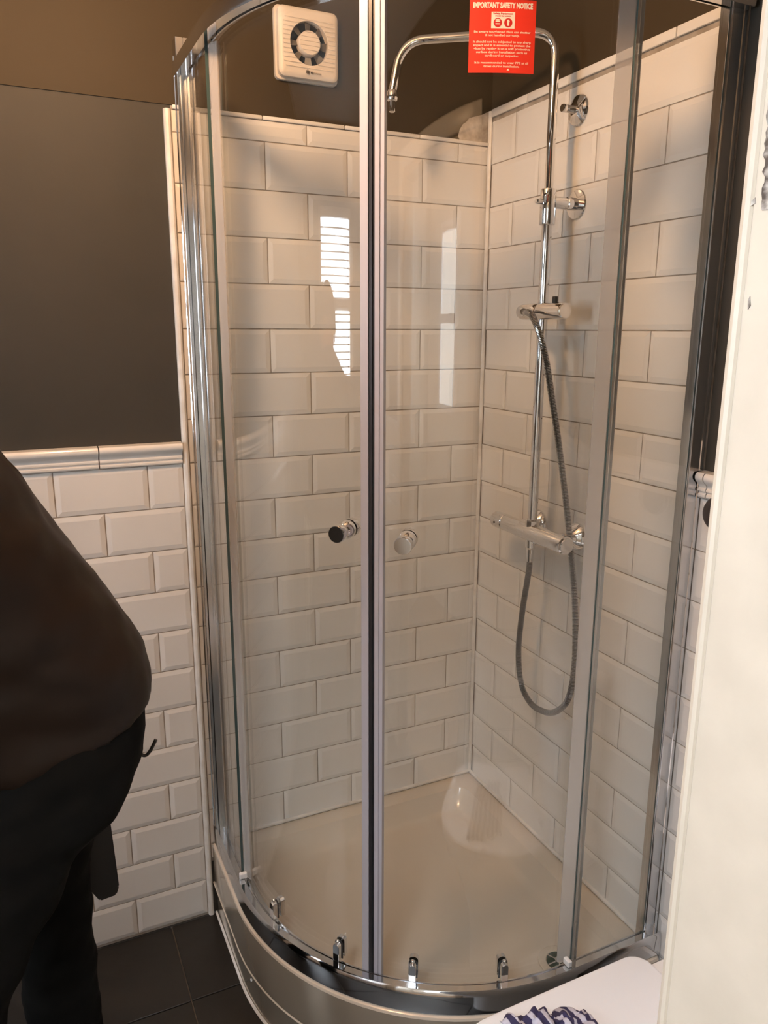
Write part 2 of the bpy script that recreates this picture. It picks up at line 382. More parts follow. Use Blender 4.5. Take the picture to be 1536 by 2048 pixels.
far_tiles(wall_front,[((RX0,RY0,0),(1,0,0),-1.71-RX0,(0,1,0),(0,1.24)),((-.72,RY0,0),(1,0,0),.72,(0,1,0),(0,1.24))])
# ------------------------------------------------------------------ windows of the bathroom and the hallway, plus added hall fill panes
def window_unit(name, plane, x, a0,a1,z0,z1, split, pane, blind=True):
    """plane 'x': window in a wall of constant x facing +x, a = y"""
    root=bpy.data.objects.new(name,None); C.objects.link(root); root['kind']='structure'
    f=.045
    def B(nm,mm,d0,d1,u0,u1,v0,v1,par=None,bev=.003):
        return boxobj(nm,mm,par or root,(x+d0,x+d1,u0,u1,v0,v1) if plane=='x' else (u0,u1,x+d0,x+d1,v0,v1),bev)
    B('window_frame',M['upvc'],-.07,0,a0,a0+f,z0,z1); B('window_frame',M['upvc'],-.07,0,a1-f,a1,z0,z1)
    B('window_frame',M['upvc'],-.07,0,a0+f,a1-f,z0,z0+f); B('window_frame',M['upvc'],-.07,0,a0+f,a1-f,z1-f,z1)
    if split: B('window_frame',M['upvc'],-.07,.005,a0+f,a1-f,split-.03,split+.03)
    B('pane',pane,-.045,-.035,a0+f,a1-f,z0+f,z1-f,None,0)
    if blind:
        n=int((z1-z0-2*f)/.034)
        for i in range(n):
            z=z0+f+.02+i*.034
            bm=bmesh.new(); prism(bm,[(-.011,-.004),(0,0.0015),(.011,-.004),(.011,-.0032),(0,.0026),(-.011,-.0032)],(x+.022,a0+f,z),(1,0,0),(0,0,1),(0,1,0),a1-a0-2*f)
            obj('blind_slat',bm,M['blind'],root)
    return root
window_1=window_unit('window_1','x',RX0,WY0,WY1,WZ0,WZ1,1.66,M['pane1'])
boxobj('window_sill',M['upvc'],window_1,(RX0,RX0+.09,WY0-.03,WY1+.03,WZ0-.03,WZ0),.005)

# hallway behind the camera
HX0,HX1,HY0=-2.60,.30,-3.20
bm=bmesh.new(); box(bm,HX0-.1,HX1+.1,HY0-.1,RY0-.121,-.06,0.0); hall_floor=struct('floor_hall',bm,M['timber'])
SK=(-2.10,-1.35,-2.30,-1.70)
bm=bmesh.new(); box(bm,HX0-.1,SK[0],HY0-.1,RY0-.121,2.42,2.47); box(bm,SK[1],HX1+.1,HY0-.1,RY0-.121,2.42,2.47); box(bm,SK[0],SK[1],HY0-.1,SK[2],2.42,2.47); box(bm,SK[0],SK[1],SK[3],RY0-.121,2.42,2.47); struct('ceiling_hall',bm,M['hallwall'])
hall_ceiling_fill=bpy.data.objects.new('hall_ceiling_fill',None); C.objects.link(hall_ceiling_fill); hall_ceiling_fill['kind']='structure'  # unseen glowing ceiling pane, added as fill for toilet lid and lower walls
boxobj('pane',M['fillpane4'],hall_ceiling_fill,(SK[0]+.03,SK[1]-.03,SK[2]+.03,SK[3]-.03,2.44,2.45))
for b_ in ((SK[0],SK[0]+.03,SK[2],SK[3],2.41,2.47),(SK[1]-.03,SK[1],SK[2],SK[3],2.41,2.47),(SK[0]+.03,SK[1]-.03,SK[2],SK[2]+.03,2.41,2.47),(SK[0]+.03,SK[1]-.03,SK[3]-.03,SK[3],2.41,2.47)): boxobj('window_frame',M['upvc'],hall_ceiling_fill,b_,.003)
bm=bmesh.new(); box(bm,HX1,HX1+.1,HY0,RY0-.121,0,2.42); struct('wall_hall_right',bm,M['hallwall'])
FILL3=( -2.62,-1.80,.85,2.15)
bm=bmesh.new(); box(bm,HX0-.1,HX0,HY0,FILL3[0],0,2.42); box(bm,HX0-.1,HX0,FILL3[1],RY0-.121,0,2.42); box(bm,HX0-.1,HX0,FILL3[0],FILL3[1],0,FILL3[2]); box(bm,HX0-.1,HX0,FILL3[0],FILL3[1],FILL3[3],2.42)
struct('wall_hall_left',bm,M['hallwall'])
window_unit('hall_side_fill','x',HX0,*FILL3,1.65,M['fillpane3'],False)  # unseen glowing side pane, added to throw hall light on jamb and lid
W2=(-2.28,-1.78,1.10,2.10)
bm=bmesh.new(); box(bm,HX0,W2[0],HY0-.1,HY0,0,2.42); box(bm,W2[1],HX1,HY0-.1,HY0,0,2.42); box(bm,W2[0],W2[1],HY0-.1,HY0,0,W2[2]); box(bm,W2[0],W2[1],HY0-.1,HY0,W2[3],2.42)
struct('wall_hall_front',bm,M['hallwall'])
root=bpy.data.objects.new('window_2',None); C.objects.link(root); root['kind']='structure'
for b_ in ((W2[0],W2[0]+.05,HY0-.07,HY0,W2[2],W2[3]),(W2[1]-.05,W2[1],HY0-.07,HY0,W2[2],W2[3]),(W2[0]+.05,W2[1]-.05,HY0-.07,HY0,W2[2],W2[2]+.05),(W2[0]+.05,W2[1]-.05,HY0-.07,HY0,W2[3]-.05,W2[3]),(W2[0]+.05,W2[1]-.05,HY0-.07,HY0,1.58,1.63)):
    boxobj('window_frame',M['upvc'],root,b_,.003)
boxobj('pane',M['winglass'],root,(W2[0]+.05,W2[1]-.05,HY0-.045,HY0-.04,W2[2]+.05,W2[3]-.05))
# the neighbour's brick wall seen through it
nb=thing('brick_wall','red brick wall of the house next door seen through the hallway window','wall',(-2.7,-5.2,0))
bm=bmesh.new(); box(bm,-1.2,1.0,0.004,.2,0,3.2); obj('mortar',bm,M['mortar'],nb)
bmesh_b=bmesh.new(); box(bmesh_b,-.107,.107,-.006,.006,-.0325,.0325,.003,1); mbk=bpy.data.meshes.new('brick'); bmesh_b.to_mesh(mbk); bmesh_b.free(); mbk.materials.append(M['brick'])
for i in range(17):
    for j in range(9):
        o=link('brick',mbk,nb); o.location=(-1.05+j*.225+(.1125 if i%2 else 0),0,1.0+i*.075)
bmesh_b=bmesh.new()
for i in range(44):
    if 13<=i<30: continue
    for j in range(9):
        x=-1.05+j*.225+(.1125 if i%2 else 0); z=1.0+(i-13)*.075; box(bmesh_b,x-.107,x+.107,-.006,.006,z-.0325,z+.0325)
o=obj('brickwork',bmesh_b,M['brick'],nb); o['kind']='stuff'

# door frame of the doorway the picture is taken through
door_1=bpy.data.objects.new('door_1',None); C.objects.link(door_1); door_1['kind']='structure'
bm=bmesh.new()
# right-hand lining: face looks to -x, with a rounded bead at the room-side arris
pr=[(DX1,-1.6225),(DX1,-1.5085),(DX1+.0008,-1.5075),(DX1-.0008,-1.5065),(DX1-.0016,-1.5040),(DX1-.0006,-1.5010),(DX1+.003,-1.4990),(DX1+.060,-1.4990),(DX1+.060,-1.4998),(DX1+.0295,-1.4998),(DX1+.0295,-1.6225)]
prism(bm,pr,(0,0,0),(1,0,0),(0,1,0),(0,0,1),DH)
o=obj('jamb',bm,M['jamb'],door_1,smooth=35)
boxobj('jamb',M['jamb'],door_1,(DX0-.0295,DX0,-1.6225,-1.4945,0,DH),.003)
boxobj('door_head',M['jamb'],door_1,(DX0-.0295,DX1+.0295,-1.6225,-1.4945,DH,DH+.029),.003)
for b_ in ((DX0-.09,DX0-.001,-1.640,-1.6228,0,DH+.09),(DX1+.001,DX1+.09,-1.640,-1.6228,0,DH+.09),(DX0-.001,DX1+.001,-1.640,-1.6228,DH,DH+.09)): boxobj('architrave',M['whitewood'],door_1,b_,.006)
for b_ in ((DX0-.10,DX0-.030,-1.4994,-1.480,0,DH+.09),(DX0-.030,DX1+.06,-1.4994,-1.480,DH+.03,DH+.09)): boxobj('architrave',M['whitewood'],door_1,b_,.005)
# chipped patch on the lining
def chip(pts):
    b=bmesh.new(); prism(b,pts,(DX1-.0004,0,0),(0,1,0),(0,0,1),(1,0,0),.0008); obj('chipped_patch',b,M['chip'],door_1)
pp=[]; random.seed(3)
for i in range(30): z=1.612+i*.080/29; pp.append((-1.5135+.004*(i/29)+random.uniform(-.0012,.0012),z))
pp+= [(-1.535,1.715),(-1.56,1.72),(-1.56,1.611)]
chip(pp)
chip([(-1.5060,1.617),(-1.5090,1.619),(-1.5095,1.6160),(-1.5065,1.6150)])
chip([(-1.5115,1.566),(-1.5125,1.568),(-1.5135,1.563),(-1.512,1.561)])

# ceiling light (above the picture)
cl=thing('ceiling_light','round ceiling light with a warm glowing glass shade and a white base','light',(-1.02,-.74,RH))
bm=bmesh.new(); lathe(bm,[(.0,0),(.085,0),(.085,-.02),(.05,-.028),(0,-.028)][::-1],(0,0,0),(0,0,1)); obj('base',bm,M['upvc'],cl,smooth=True)
bm=bmesh.new(); lathe(bm,[(.048,-.028),(.052,-.045),(.050,-.06),(.047,-.064)],(0,0,0),(0,0,1)); obj('lamp_collar',bm,M['brass'],cl,smooth=True)
bm=bmesh.new(); lathe(bm,[(0,-.066),(.020,-.066),(.026,-.080),(.048,-.105),(.055,-.130),(.048,-.158),(.026,-.176),(0,-.181)],(0,0,0),(0,0,1)); obj('bulb',bm,M['bulb'],cl,smooth=True)

# ------------------------------------------------------------------ shower tray
CX=CY=-.25
def outline(dB, dF, nc=4, na=28):
    """closed loop of the quadrant tray: dB inset at the two walls, dF at the front"""
    R=.55-dF; rc=.012+dB*.35; pts=[]
    def corner(cx,cy,a0,a1,r,n):
        for i in range(n+1):
            a=a0+(a1-a0)*i/n; pts.append((cx+r*cos(a),cy+r*sin(a)))
    corner(-dB-rc,-dB-rc,0,pi/2,rc,nc)
    corner(-.80+dF+rc,-dB-rc,pi/2,pi,rc,nc)
    corner(CX,CY,pi,1.5*pi,R,na)
    corner(-dB-rc,-.80+dF+rc,1.5*pi,2*pi,rc,nc)
    return pts
tray=thing('shower_tray','cream quadrant shower tray with a curved front and raised base','shower tray')
bm=bmesh.new()
prof=[(.0005,.0,.100),(.0005,.0,.214),(.003,.0015,.2195),(.007,.005,.2215),(.050,.036,.2215),(.056,.039,.2200),(.064,.044,.204),(.080,.053,.176),(.090,.059,.1685),(.105,.066,.1665),(.15,.11,.165)]
loops=[]
for dB,dF,z in prof: loops.append([bm.verts.new((x,y,z)) for x,y in outline(dB,dF)])
n=len(loops[0])
for a,b in zip(loops,loops[1:]):
    for k in range(n): bm.faces.new((a[k],a[(k+1)%n],b[(k+1)%n],b[k]))
bm.faces.ensure_lookup_table()
bm.faces.new(loops[-1]); bm.faces.new(loops[0][::-1])
bm.faces.ensure_lookup_table()
for f in bm.faces[:n]: f.material_index=1
obj('tray_body',bm,[M['acrylic'],M['skirt']],tray,smooth=35)
bm=bmesh.new()
loops=[[bm.verts.new((x,y,z)) for x,y in outline(.001,d)] for d,z in ((.006,0.0),(.006,.0995))]
for k in range(n): bm.faces.new((loops[0][k],loops[0][(k+1)%n],loops[1][(k+1)%n],loops[1][k]))
bm.faces.new(loops[0][::-1]); bm.faces.new(loops[1]); obj('plinth_panel',bm,M['skirt'],tray,smooth=35)
def qpath(R, a0=0, a1=90, flatL=None, flatR=None, n=40):
    """plan path: left flat (from y=flatL), arc a0..a1 degrees, right flat (to x=flatR)"""
    pts=[]
    if flatL is not None: pts.append((CX-R,flatL,(-1,0)))
    for i in range(n+1):
        a=radians(a0+(a1-a0)*i/n); pts.append((CX-R*cos(a),CY-R*sin(a),(-cos(a),-sin(a))))
    if flatR is not None: pts.append((flatR,CY-R,(0,-1)))
    return pts
def sweep(bm, sec, **k):
    """sec: closed polygon of (dR, z) swept along qpath"""
    R=k.pop('R'); path=qpath(R,**k); rings=[]
    for x,y,nn in path: rings.append([bm.verts.new((x+nn[0]*d,y+nn[1]*d,z)) for d,z in sec])
    m_=len(sec)
    for a,b in zip(rings,rings[1:]):
        for i in range(m_): bm.faces.new((a[i],a[(i+1)%m_],b[(i+1)%m_],b[i]))
    bm.faces.new(rings[0]); bm.faces.new(rings[-1][::-1]); return bm
bm=bmesh.new(); sweep(bm,[(0,.0),(.0055,.0),(.004,.003),(.0005,.0055)],R=.5442,flatL=0.0,flatR=0.0); obj('sealant_bead',bm,M['sealant'],tray,smooth=True)
bm=bmesh.new(); sweep(bm,[(0,.0985),(.0055,.0985),(.0070,.0955),(.0055,.0925),(0,.0925)],R=.5445,flatL=0.0,flatR=0.0); obj('panel_lip',bm,M['acrylic'],tray,smooth=True)
for zz,(yy) in ((.092,-.285),(.064,-.325)):
    a=math.asin((-.25-yy)/.544 if yy<-.25 else 0); bm=bmesh.new(); lathe(bm,[(.0035,0),(.0032,.0015),(0,.0025)],(CX-.544*cos(a),CY-.544*sin(a),zz),(-cos(a),-sin(a),0),12); obj('screw_cap',bm,M['upvc'],tray,smooth=True)
# sealant along the walls
bm=bmesh.new(); box(bm,-.79,-.001,-.0075,.003,.2215,.2290,.003)
box(bm,-.0075,.003,-.77,-.004,.2215,.2290,.003); obj('sealant_bead',bm,M['sealant'],tray,smooth=True)
# drain
DC=(-.1745,-.672,.1658)
bm=bmesh.new(); lathe(bm,[(0,0),(.046,0),(.046,.003),(.043,.0045),(.029,.0035),(.028,.0015),(0,.0015)],DC); dr=obj('drain_ring',bm,mat('pale_drain_ring',(.60,.52,.42),.25),tray,smooth=True)
bm=bmesh.new(); lathe(bm,[(0,0.002),(.0275,.002),(.0275,.0035),(0,.0035)],DC); obj('drain_well',bm,mat('green_black_drain',(.035,.06,.04),.3),dr)
bm=bmesh.new()
for i in range(3):
    a=pi*i/3; X=Vector((cos(a),sin(a),0)); Y=Vector((-sin(a),cos(a),0)); prism(bm,[(-.028,-.0015),(.028,-.0015),(.028,.0015),(-.028,.0015)],Vector(DC)+Vector((0,0,.004)),X,Y,(0,0,1),.0015)
lathe(bm,[(.009,.004),(.009,.007),(0,.0075)],DC); obj('drain_spokes',bm,M['satin'],dr)

# ------------------------------------------------------------------ shower enclosure
enc=thing('shower_enclosure','curved chrome-framed glass shower enclosure with two sliding doors, in the corner','shower enclosure')
ZT=2.135; ZB=.2216; RZ=.2760; RT=2.066; ZR=2.098
# bottom and top rails
bm=bmesh.new(); sweep(bm,[(.0270,ZB),(.0290,ZB+.003),(.0290,RZ-.014),(.0270,RZ-.004),(.0235,RZ),(.0100,RZ),(.0085,RZ-.002),(.0085,RZ-.012),(.003,RZ-.012),(.003,RZ-.004),(0,RZ-.004),(0,.2500),(-.0165,.2500),(-.0185,.2470),(-.0185,ZB)],R=.516,flatL=-.002,flatR=-.002)
obj('bottom_rail',bm,M['alu'],enc,smooth=30)
bm=bmesh.new(); sweep(bm,[(0,RT),(.003,RT),(.003,RT+.012),(.009,RT+.012),(.009,RT),(.0270,RT),(.0290,RT+.004),(.0290,ZR-.005),(.0250,ZR),(0,ZR)],R=.516,flatL=-.002,flatR=-.002)
obj('top_rail',bm,M['alu'],enc,smooth=30)
# wall profiles
def wallprof(flip):
    pts=[(-.7915,.001),(-.7915,-.0300),(-.7905,-.0310),(-.7775,-.0310),(-.7770,-.0290),(-.7760,-.0290),(-.7755,-.0310),(-.7595,-.0310),(-.7585,-.0300),(-.7585,.001)]
    if flip: pts=[(y,x*.85-.1035) for x,y in pts]
    return pts
def wallpost(flip):
    b=bmesh.new(); pts=wallprof(flip); prism(b,pts,(0,0,ZB),(1,0,0),(0,1,0),(0,0,1),ZT-ZB)
    # slim raised ribs
    o=obj('wall_post',b,M['post'],enc,smooth=20)
    b=bmesh.new(); 
    q=[(-.7932,.001),(-.7932,-.006),(-.7916,-.0075),(-.7916,.001)]
    if flip:
        q=[(y,x*.85-.1035) for x,y in q]
    prism(b,q,(0,0,ZB),(1,0,0),(0,1,0),(0,0,1),ZT-ZB-.03); obj('post_fin',b,M['chrome'],o)
    b=bmesh.new(); q=[(-.7855,-.0312),(-.7855,-.0345),(-.7835,-.0355),(-.7680,-.0355),(-.7665,-.0345),(-.7665,-.0312)]
    if flip: q=[(y,x*.85-.1065) for x,y in q]
    prism(b,q,(0,0,RZ),(1,0,0),(0,1,0),(0,0,1),RT-RZ); obj('glazing_channel',b,M['post'],o,smooth=20)
wallpost(False); wallpost(True)
# fixed panes
def glassbox(name,parent,pts,z0,z1,edgefaces=True):
    b=bmesh.new(); prism(b,pts,(0,0,z0),(1,0,0),(0,1,0),(0,0,1),z1-z0)
    return b
def pane(name,parent,R0,R1,z0,z1,**k):
    b=bmesh.new(); p0=qpath(R0,**k); p1=qpath(R1,**k); A=[];
    for (x0,y0,_),(x1,y1,_) in zip(p0,p1): A.append([b.verts.new((x0,y0,z0)),b.verts.new((x1,y1,z0)),b.verts.new((x1,y1,z1)),b.verts.new((x0,y0,z1))])
    for a,c in zip(A,A[1:]):
        for i in range(4):
            f=b.faces.new((a[i],a[(i+1)%4],c[(i+1)%4],c[i])); f.material_index=0
    f=b.faces.new(A[0]); f.material_index=1; f=b.faces.new(A[-1][::-1]); f.material_index=1
    o=obj(name,b,[M['glass'],M['glassedge']],parent); 
    autosmooth(o.data, 30)
    return o
def flatpane(flip):
    b=bmesh.new(); x0,x1,y0,y1=-.7785,-.7725,-.2310,-.0352
    if flip: x0,x1,y0,y1=y0,y1,-.7755,-.7700
    box(b,x0,x1,y0,y1,RZ-.010,RT+.010)
    for f in b.faces:
        nn=f.normal; main=abs(nn.x if flip else nn.y)<.5; f.material_index=0 if main else 1
    return obj('fixed_glass_pane',b,[M['glass'],M['glassedge']],enc)
for fl in (False,True):
    fp=flatpane(fl)
    q=[(-.7800,-.2290),(-.7710,-.2290),(-.7710,-.2370),(-.7590,-.2560),(-.7615,-.2575),(-.7745,-.2400),(-.7800,-.2400)]
    q2=[(-.7722,-.2230),(-.7705,-.2230),(-.7705,-.2310),(-.7600,-.2560),(-.7625,-.2570),(-.7722,-.2330)]
    if fl: q2=[(y,x) for x,y in q2]
    b=bmesh.new(); prism(b,q2,(0,0,RZ+.001),(1,0,0),(0,1,0),(0,0,1),RT-RZ-.002); obj('seal_strip',b,M['seal'],fp)
    b=bmesh.new(); bx=(-.786,-.768,-.246,-.236,RZ,RZ+.014)
    if fl: bx=(bx[2],bx[3],bx[0],bx[1],bx[4],bx[5])
    box(b,*bx,.002); obj('glass_clip',b,M['upvc'],fp)
# doors
GR0,GR1=.5045,.5105
def polar(R,a,z): return Vector((CX-R*cos(radians(a)),CY-R*sin(radians(a)),z))
def radial(a): return Vector((-cos(radians(a)),-sin(radians(a)),0))
def tang(a): return Vector((sin(radians(a)),-cos(radians(a)),0))
def door(left):
    z0,z1=.2515,RT+.006
    if left: o=pane('sliding_door',enc,GR0,GR1,z0,z1,a0=0,a1=44.55,flatL=-.205)
    else: o=pane('sliding_door',enc,GR0,GR1,z0,z1,a0=46.45,a1=90,flatR=-.205)
    # closing seal: ribbed vinyl profile
    def strip(nm,mm,a0,a1,r0,r1,zz0=None,zz1=None):
        b=bmesh.new(); k=6; z0_=zz0 or z0; z1_=zz1 or z1
        P0=[polar(r1,a0+(a1-a0)*i/k,z0_) for i in range(k+1)]+[polar(r0,a1-(a1-a0)*i/k,z0_) for i in range(k+1)]
        prism(b,[(p.x,p.y) for p in P0],(0,0,z0_),(1,0,0),(0,1,0),(0,0,1),z1_-z0_); return obj(nm,b,mm,o,smooth=20)
    if left:
        strip('closing_seal',M['vinyl'],43.15,43.85,.501,.5150); strip('closing_seal',M['vinyl'],43.90,44.75,.502,.5165); strip('magnetic_strip',M['magnet'],44.78,45.45,.503,.5145)
        ks=40.0; kz=1.200
    else:
        strip('closing_seal',M['vinyl'],46.05,46.95,.502,.5165); strip('closing_seal',M['vinyl'],47.0,47.75,.501,.5150); strip('magnetic_strip',M['magnet'],45.50,46.02,.503,.5120)
        ks=52.6; kz=1.190
    # trailing edge strip
    b=bmesh.new()
    q=[(-.7640,-.2150),(-.7530,-.2150),(-.7530,-.2070),(-.7640,-.2070)]
    if not left: q=[(y,x) for x,y in q]
    prism(b,q,(0,0,z0),(1,0,0),(0,1,0),(0,0,1),z1-z0); obj('edge_seal',b,M['seal'],o)
    # knob: two chrome barrels through the glass
    kp=polar(GR1,ks,kz); nn=radial(ks)
    b=bmesh.new(); lathe(b,[(.0,0),(.0165,0),(.0170,.001),(.0168,.012),(.0125,.0205),(.0095,.0215),(.0095,.0225),(.0130,.0235),(.0155,.0300),(.0160,.0420),(.0150,.0445),(.0,.0445)],kp,nn)
    kn=obj('knob',b,M['chrome'],o,smooth=35); kn['label']='round chrome door knob'
    b=bmesh.new(); lathe(b,[(0,0),(.0142,0),(.0142,.0008),(0,.0010)],kp+nn*.0446,nn); obj('knob_face',b,M['black'] if left else M['satin'],kn,smooth=True)
    b=bmesh.new(); lathe(b,[(.0098,0),(.0098,.0012)],kp+nn*.0214,nn); obj('knob_ring',b,M['black'],kn,smooth=True)
    b=bmesh.new(); lathe(b,[(0,0),(.0165,0),(.0168,.012),(.0125,.020),(0,.020)],polar(GR0,ks,kz),-nn); obj('knob_back',b,M['chrome'],kn,smooth=35)
    # rollers
    for a in ((15.9,36.9) if left else (55.0,75.4)):
        for top in (False,True):
            z=(RZ+.022) if not top else (RT+.034); s=-1 if top else 1
            base=polar(GR1,a,z); nn=radial(a); tt=tang(a)
            poly=[]
            for i in range(9): t=pi*i/8; poly.append((.0072*cos(t),s*(.010+.0072*sin(t))))
            poly+= [(-.0072,-s*.0235),(.0072,-s*.0235)]
            b=bmesh.new(); prism(b,poly,base+nn*.0015,tt,(0,0,1),nn,.0125); 
            es=[e for e in b.edges if e.calc_length()<.004 or True]
            bmesh.ops.bevel(b,geom=list(b.edges),offset=.0012,segments=2,affect='EDGES')
            r=obj('roller',b,M['chrome'],o,smooth=35)
            poly2=[(x*1.28,(y+s*.002) if s*y>0 else y) for x,y in poly]
            b=bmesh.new(); prism(b,poly2,base+nn*.0002,tt,(0,0,1),nn,.0013); obj('roller_gasket',b,M['black'],r)
            b=bmesh.new(); prism(b,poly2,polar(GR0,a,z)-nn*.0002,tt,(0,0,1),-nn,.010); obj('roller_back',b,M['chrome'],r)
            b=bmesh.new(); bmesh.ops.create_uvsphere(b,u_segments=12,v_segments=8,radius=.0042,matrix=Matrix.Translation(base+nn*.007+Vector((0,0,s*.0200)))); obj('roller_button',b,M['chrome'],r,smooth=60)
    return o
doorL=door(True); doorR=door(False)

# ------------------------------------------------------------------ text helper: flat glyph mesh
def text_bm(body, size, align='CENTER', bold=0.0, space=1.0):
    cu=bpy.data.curves.new('t','FONT'); cu.body=body; cu.size=size; cu.align_x=align; cu.align_y='CENTER'; cu.offset=bold; cu.space_character=space; cu.resolution_u=2
    o=bpy.data.objects.new('t',cu); C.objects.link(o); dg=bpy.context.evaluated_depsgraph_get(); me=bpy.data.meshes.new_from_object(o.evaluated_get(dg)); bpy.data.objects.remove(o)
    b=bmesh.new(); b.from_mesh(me); bpy.data.meshes.remove(me); return b
# ------------------------------------------------------------------ red notice on the right-hand door
notice=thing('safety_notice','red card headed IMPORTANT SAFETY NOTICE stuck on the right shower door','notice')
NA=67.75; NW=.1005; NZ0,NZ1=1.9295,2.0290; NR=GR1+.0004
def bend(b, lift):
    for v in b.verts:
        s=v.co.x; z=v.co.y; R=NR+lift+v.co.z; a=NA+math.degrees(s/NR); p=polar(R,a,z); v.co=p
def card(name,mm,x0,x1,z0,z1,lift,parent,nx=14,th=.0007):
    b=bmesh.new(); A=[]
    for i in range(nx+1):
        x=x0+(x1-x0)*i/nx; A.append([b.verts.new((x,z0,0)),b.verts.new((x,z1,0)),b.verts.new((x,z1,th)),b.verts.new((x,z0,th))])
    for a,c in zip(A,A[1:]):
        for i in range(4): b.faces.new((a[i],a[(i+1)%4],c[(i+1)%4],c[i]))
    b.faces.new(A[0]); b.faces.new(A[-1][::-1]); bend(b,lift); return obj(name,b,mm,parent)
card('card',M['card'],-NW/2,NW/2,NZ0,NZ1,0,notice)
def line(txt,size,x,z,mm,lift=.0009,w=None,name='lettering',bold=.00012):
    b=text_bm(txt,size,'CENTER',bold)
    xs_=[v.co.x for v in b.verts]; cw=max(xs_)-min(xs_); sc=(w/cw) if w else 1; mid=(max(xs_)+min(xs_))/2
    for v in b.verts: v.co.x=(v.co.x-mid)*sc+x; v.co.y=v.co.y+z; v.co.z=0
    bend(b,lift); return obj(name,b,mm,notice)
line('IMPORTANT SAFETY NOTICE',.0100,0,2.0205,M['cardwhite'],w=.0900,bold=.00055,name='heading')
card('symbol_panel',M['cardwhite'],-.0175,.0180,1.9900,2.0120,.0008,notice,6,.0001)
line('Safety Equipment',.0031,0,2.0098,M['cardred'],.0011,w=.0300,bold=.0001)
line('must be worn',.0030,0,2.0066,M['cardred'],.0011,w=.0235,bold=.0001)
for sx,kind in ((-.0078,'g'),(.0080,'h')):
    b=bmesh.new(); vs=[b.verts.new((sx+.0062*cos(2*pi*i/28),1.9977+.0062*sin(2*pi*i/28),0)) for i in range(28)]; b.faces.new(vs); bend(b,.0011); sy=obj('symbol',b,M['cardred'],notice)
    b=bmesh.new()
    if kind=='g':
        for z in (1.9992,1.9960): 
            vs=[b.verts.new((sx+q*.0034,z+p*.0007,0)) for q,p in ((-1,-1),(1,-1),(1,1),(-1,1))]; b.faces.new(vs)
        vs=[b.verts.new((sx+.0036*cos(2*pi*i/16),2.0012+.0012*sin(2*pi*i/16),0)) for i in range(16)]; b.faces.new(vs)
    else:
        vs=[b.verts.new((sx+x,1.9977+y,0)) for x,y in ((-.0014,-.0042),(.0014,-.0042),(.0016,.0006),(.0022,.0016),(.0012,.0040),(.0004,.0042),(-.0008,.0042),(-.0018,.0030),(-.0016,.0))]; b.faces.new(vs)
    bend(b,.0013); obj('pictogram',b,M['cardwhite'],sy)
for t,z,ww in (('Be aware toughened glass can shatter',1.9868,.086),('if not handled correctly.',1.9822,.052),('It should not be subjected to any sharp',1.9732,.088),('impact and it is essential to protect the',1.9686,.087),('glass by resting it on a soft protective',1.9640,.086),('surface during installation such as',1.9592,.078),('cardboard or carpeting.',1.9545,.052),('It is recommended to wear PPE at all',1.9448,.082),('times during installation.',1.9400,.055)):
    line(t,.0042,0,z-.0015,M['cardtext'],w=ww,bold=.00014)
b=bmesh.new(); vs=[b.verts.new((.010+x,1.9338+y,0)) for x,y in ((-.0018,-.0008),(.0022,-.0008),(.0012,.0006),(.0018,.0016),(-.0002,.0014))]; b.faces.new(vs); bend(b,.0010); obj('print_mark',b,M['cardwhite'],notice)

# ------------------------------------------------------------------ mixer shower
sh=thing('shower_mixer','chrome bar mixer shower with riser pipe, angled arm and ribbed hose','shower')
VX=-.077; VY=-.361; VZ=1.079
bm=bmesh.new(); lathe(bm,[(0,0),(.0180,0),(.0210,.002),(.0215,.004),(.0215,.168),(.0205,.2),(.0205,.236),(.0195,.237),(0,.237)],(VX,-.491,VZ),(0,1,0),40); vb=obj('valve_body',bm,M['chrome'],sh,smooth=30)
bm=bmesh.new(); lathe(bm,[(0,.0),(.0200,0),(.0212,.002),(.0212,.040),(.0195,.044),(.010,.049),(0,.050)],(VX,-.2535,VZ),(0,1,0),40); kb=obj('temperature_knob',bm,M['chrome'],sh,smooth=30)
bm=bmesh.new(); lathe(bm,[(0,0),(.0028,0),(.0024,.0012),(0,.0014)],(VX-.0210,-.2300,VZ-.002),(-1,0,-.1),12); obj('indicator_dot',bm,M['black'],kb)
bm=bmesh.new(); lathe(bm,[(0,0),(.0175,0),(.0170,-.003),(0,-.0034)],(VX,-.4912,VZ),(0,1,0),40); obj('flow_knob_face',bm,M['satin'],sh,smooth=30)
for y in (-.286,-.436):
    bm=bmesh.new(); lathe(bm,[(0,0),(.0330,0),(.0335,.002),(.0320,.007),(.0240,.016),(.0150,.025),(.0135,.032),(.0135,.062),(0,.062)],(0.0,y,VZ),(-1,0,0),40); obj('wall_flange',bm,M['chrome'],sh,smooth=35)
# riser and arm
adir=Vector((-.83,.558,0)).normalized()
RTZ=2.150
top=Vector((VX,VY,RTZ)); e1=top+adir*.322; pts=fillet([(VX,VY,VZ+.018),(VX,VY,1.80)],.01)[:1]
pth=fillet([Vector((VX,VY,1.79)),top,e1-Vector((0,0,.004)),e1+adir*.020+Vector((0,0,-.105))],.052,12)
bm=bmesh.new(); tube(bm,pth,.0093,20); obj('riser_arm',bm,M['chrome'],sh,smooth=50)
endp=e1+adir*.020+Vector((0,0,-.105))
bm=bmesh.new(); lathe(bm,[(0,.006),(.0100,.006),(.0120,.002),(.0125,-.010),(.0110,-.014),(.0075,-.016),(.0068,-.036),(.004,-.038),(0,-.038)],endp,(0,0,1),24); obj('arm_end_fitting',bm,M['chrome'],sh,smooth=35)
bm=bmesh.new(); tube(bm,[(VX,VY,VZ+.015),(VX,VY,1.80)],.0112,24); obj('riser_pipe',bm,M['chrome'],sh,smooth=50)
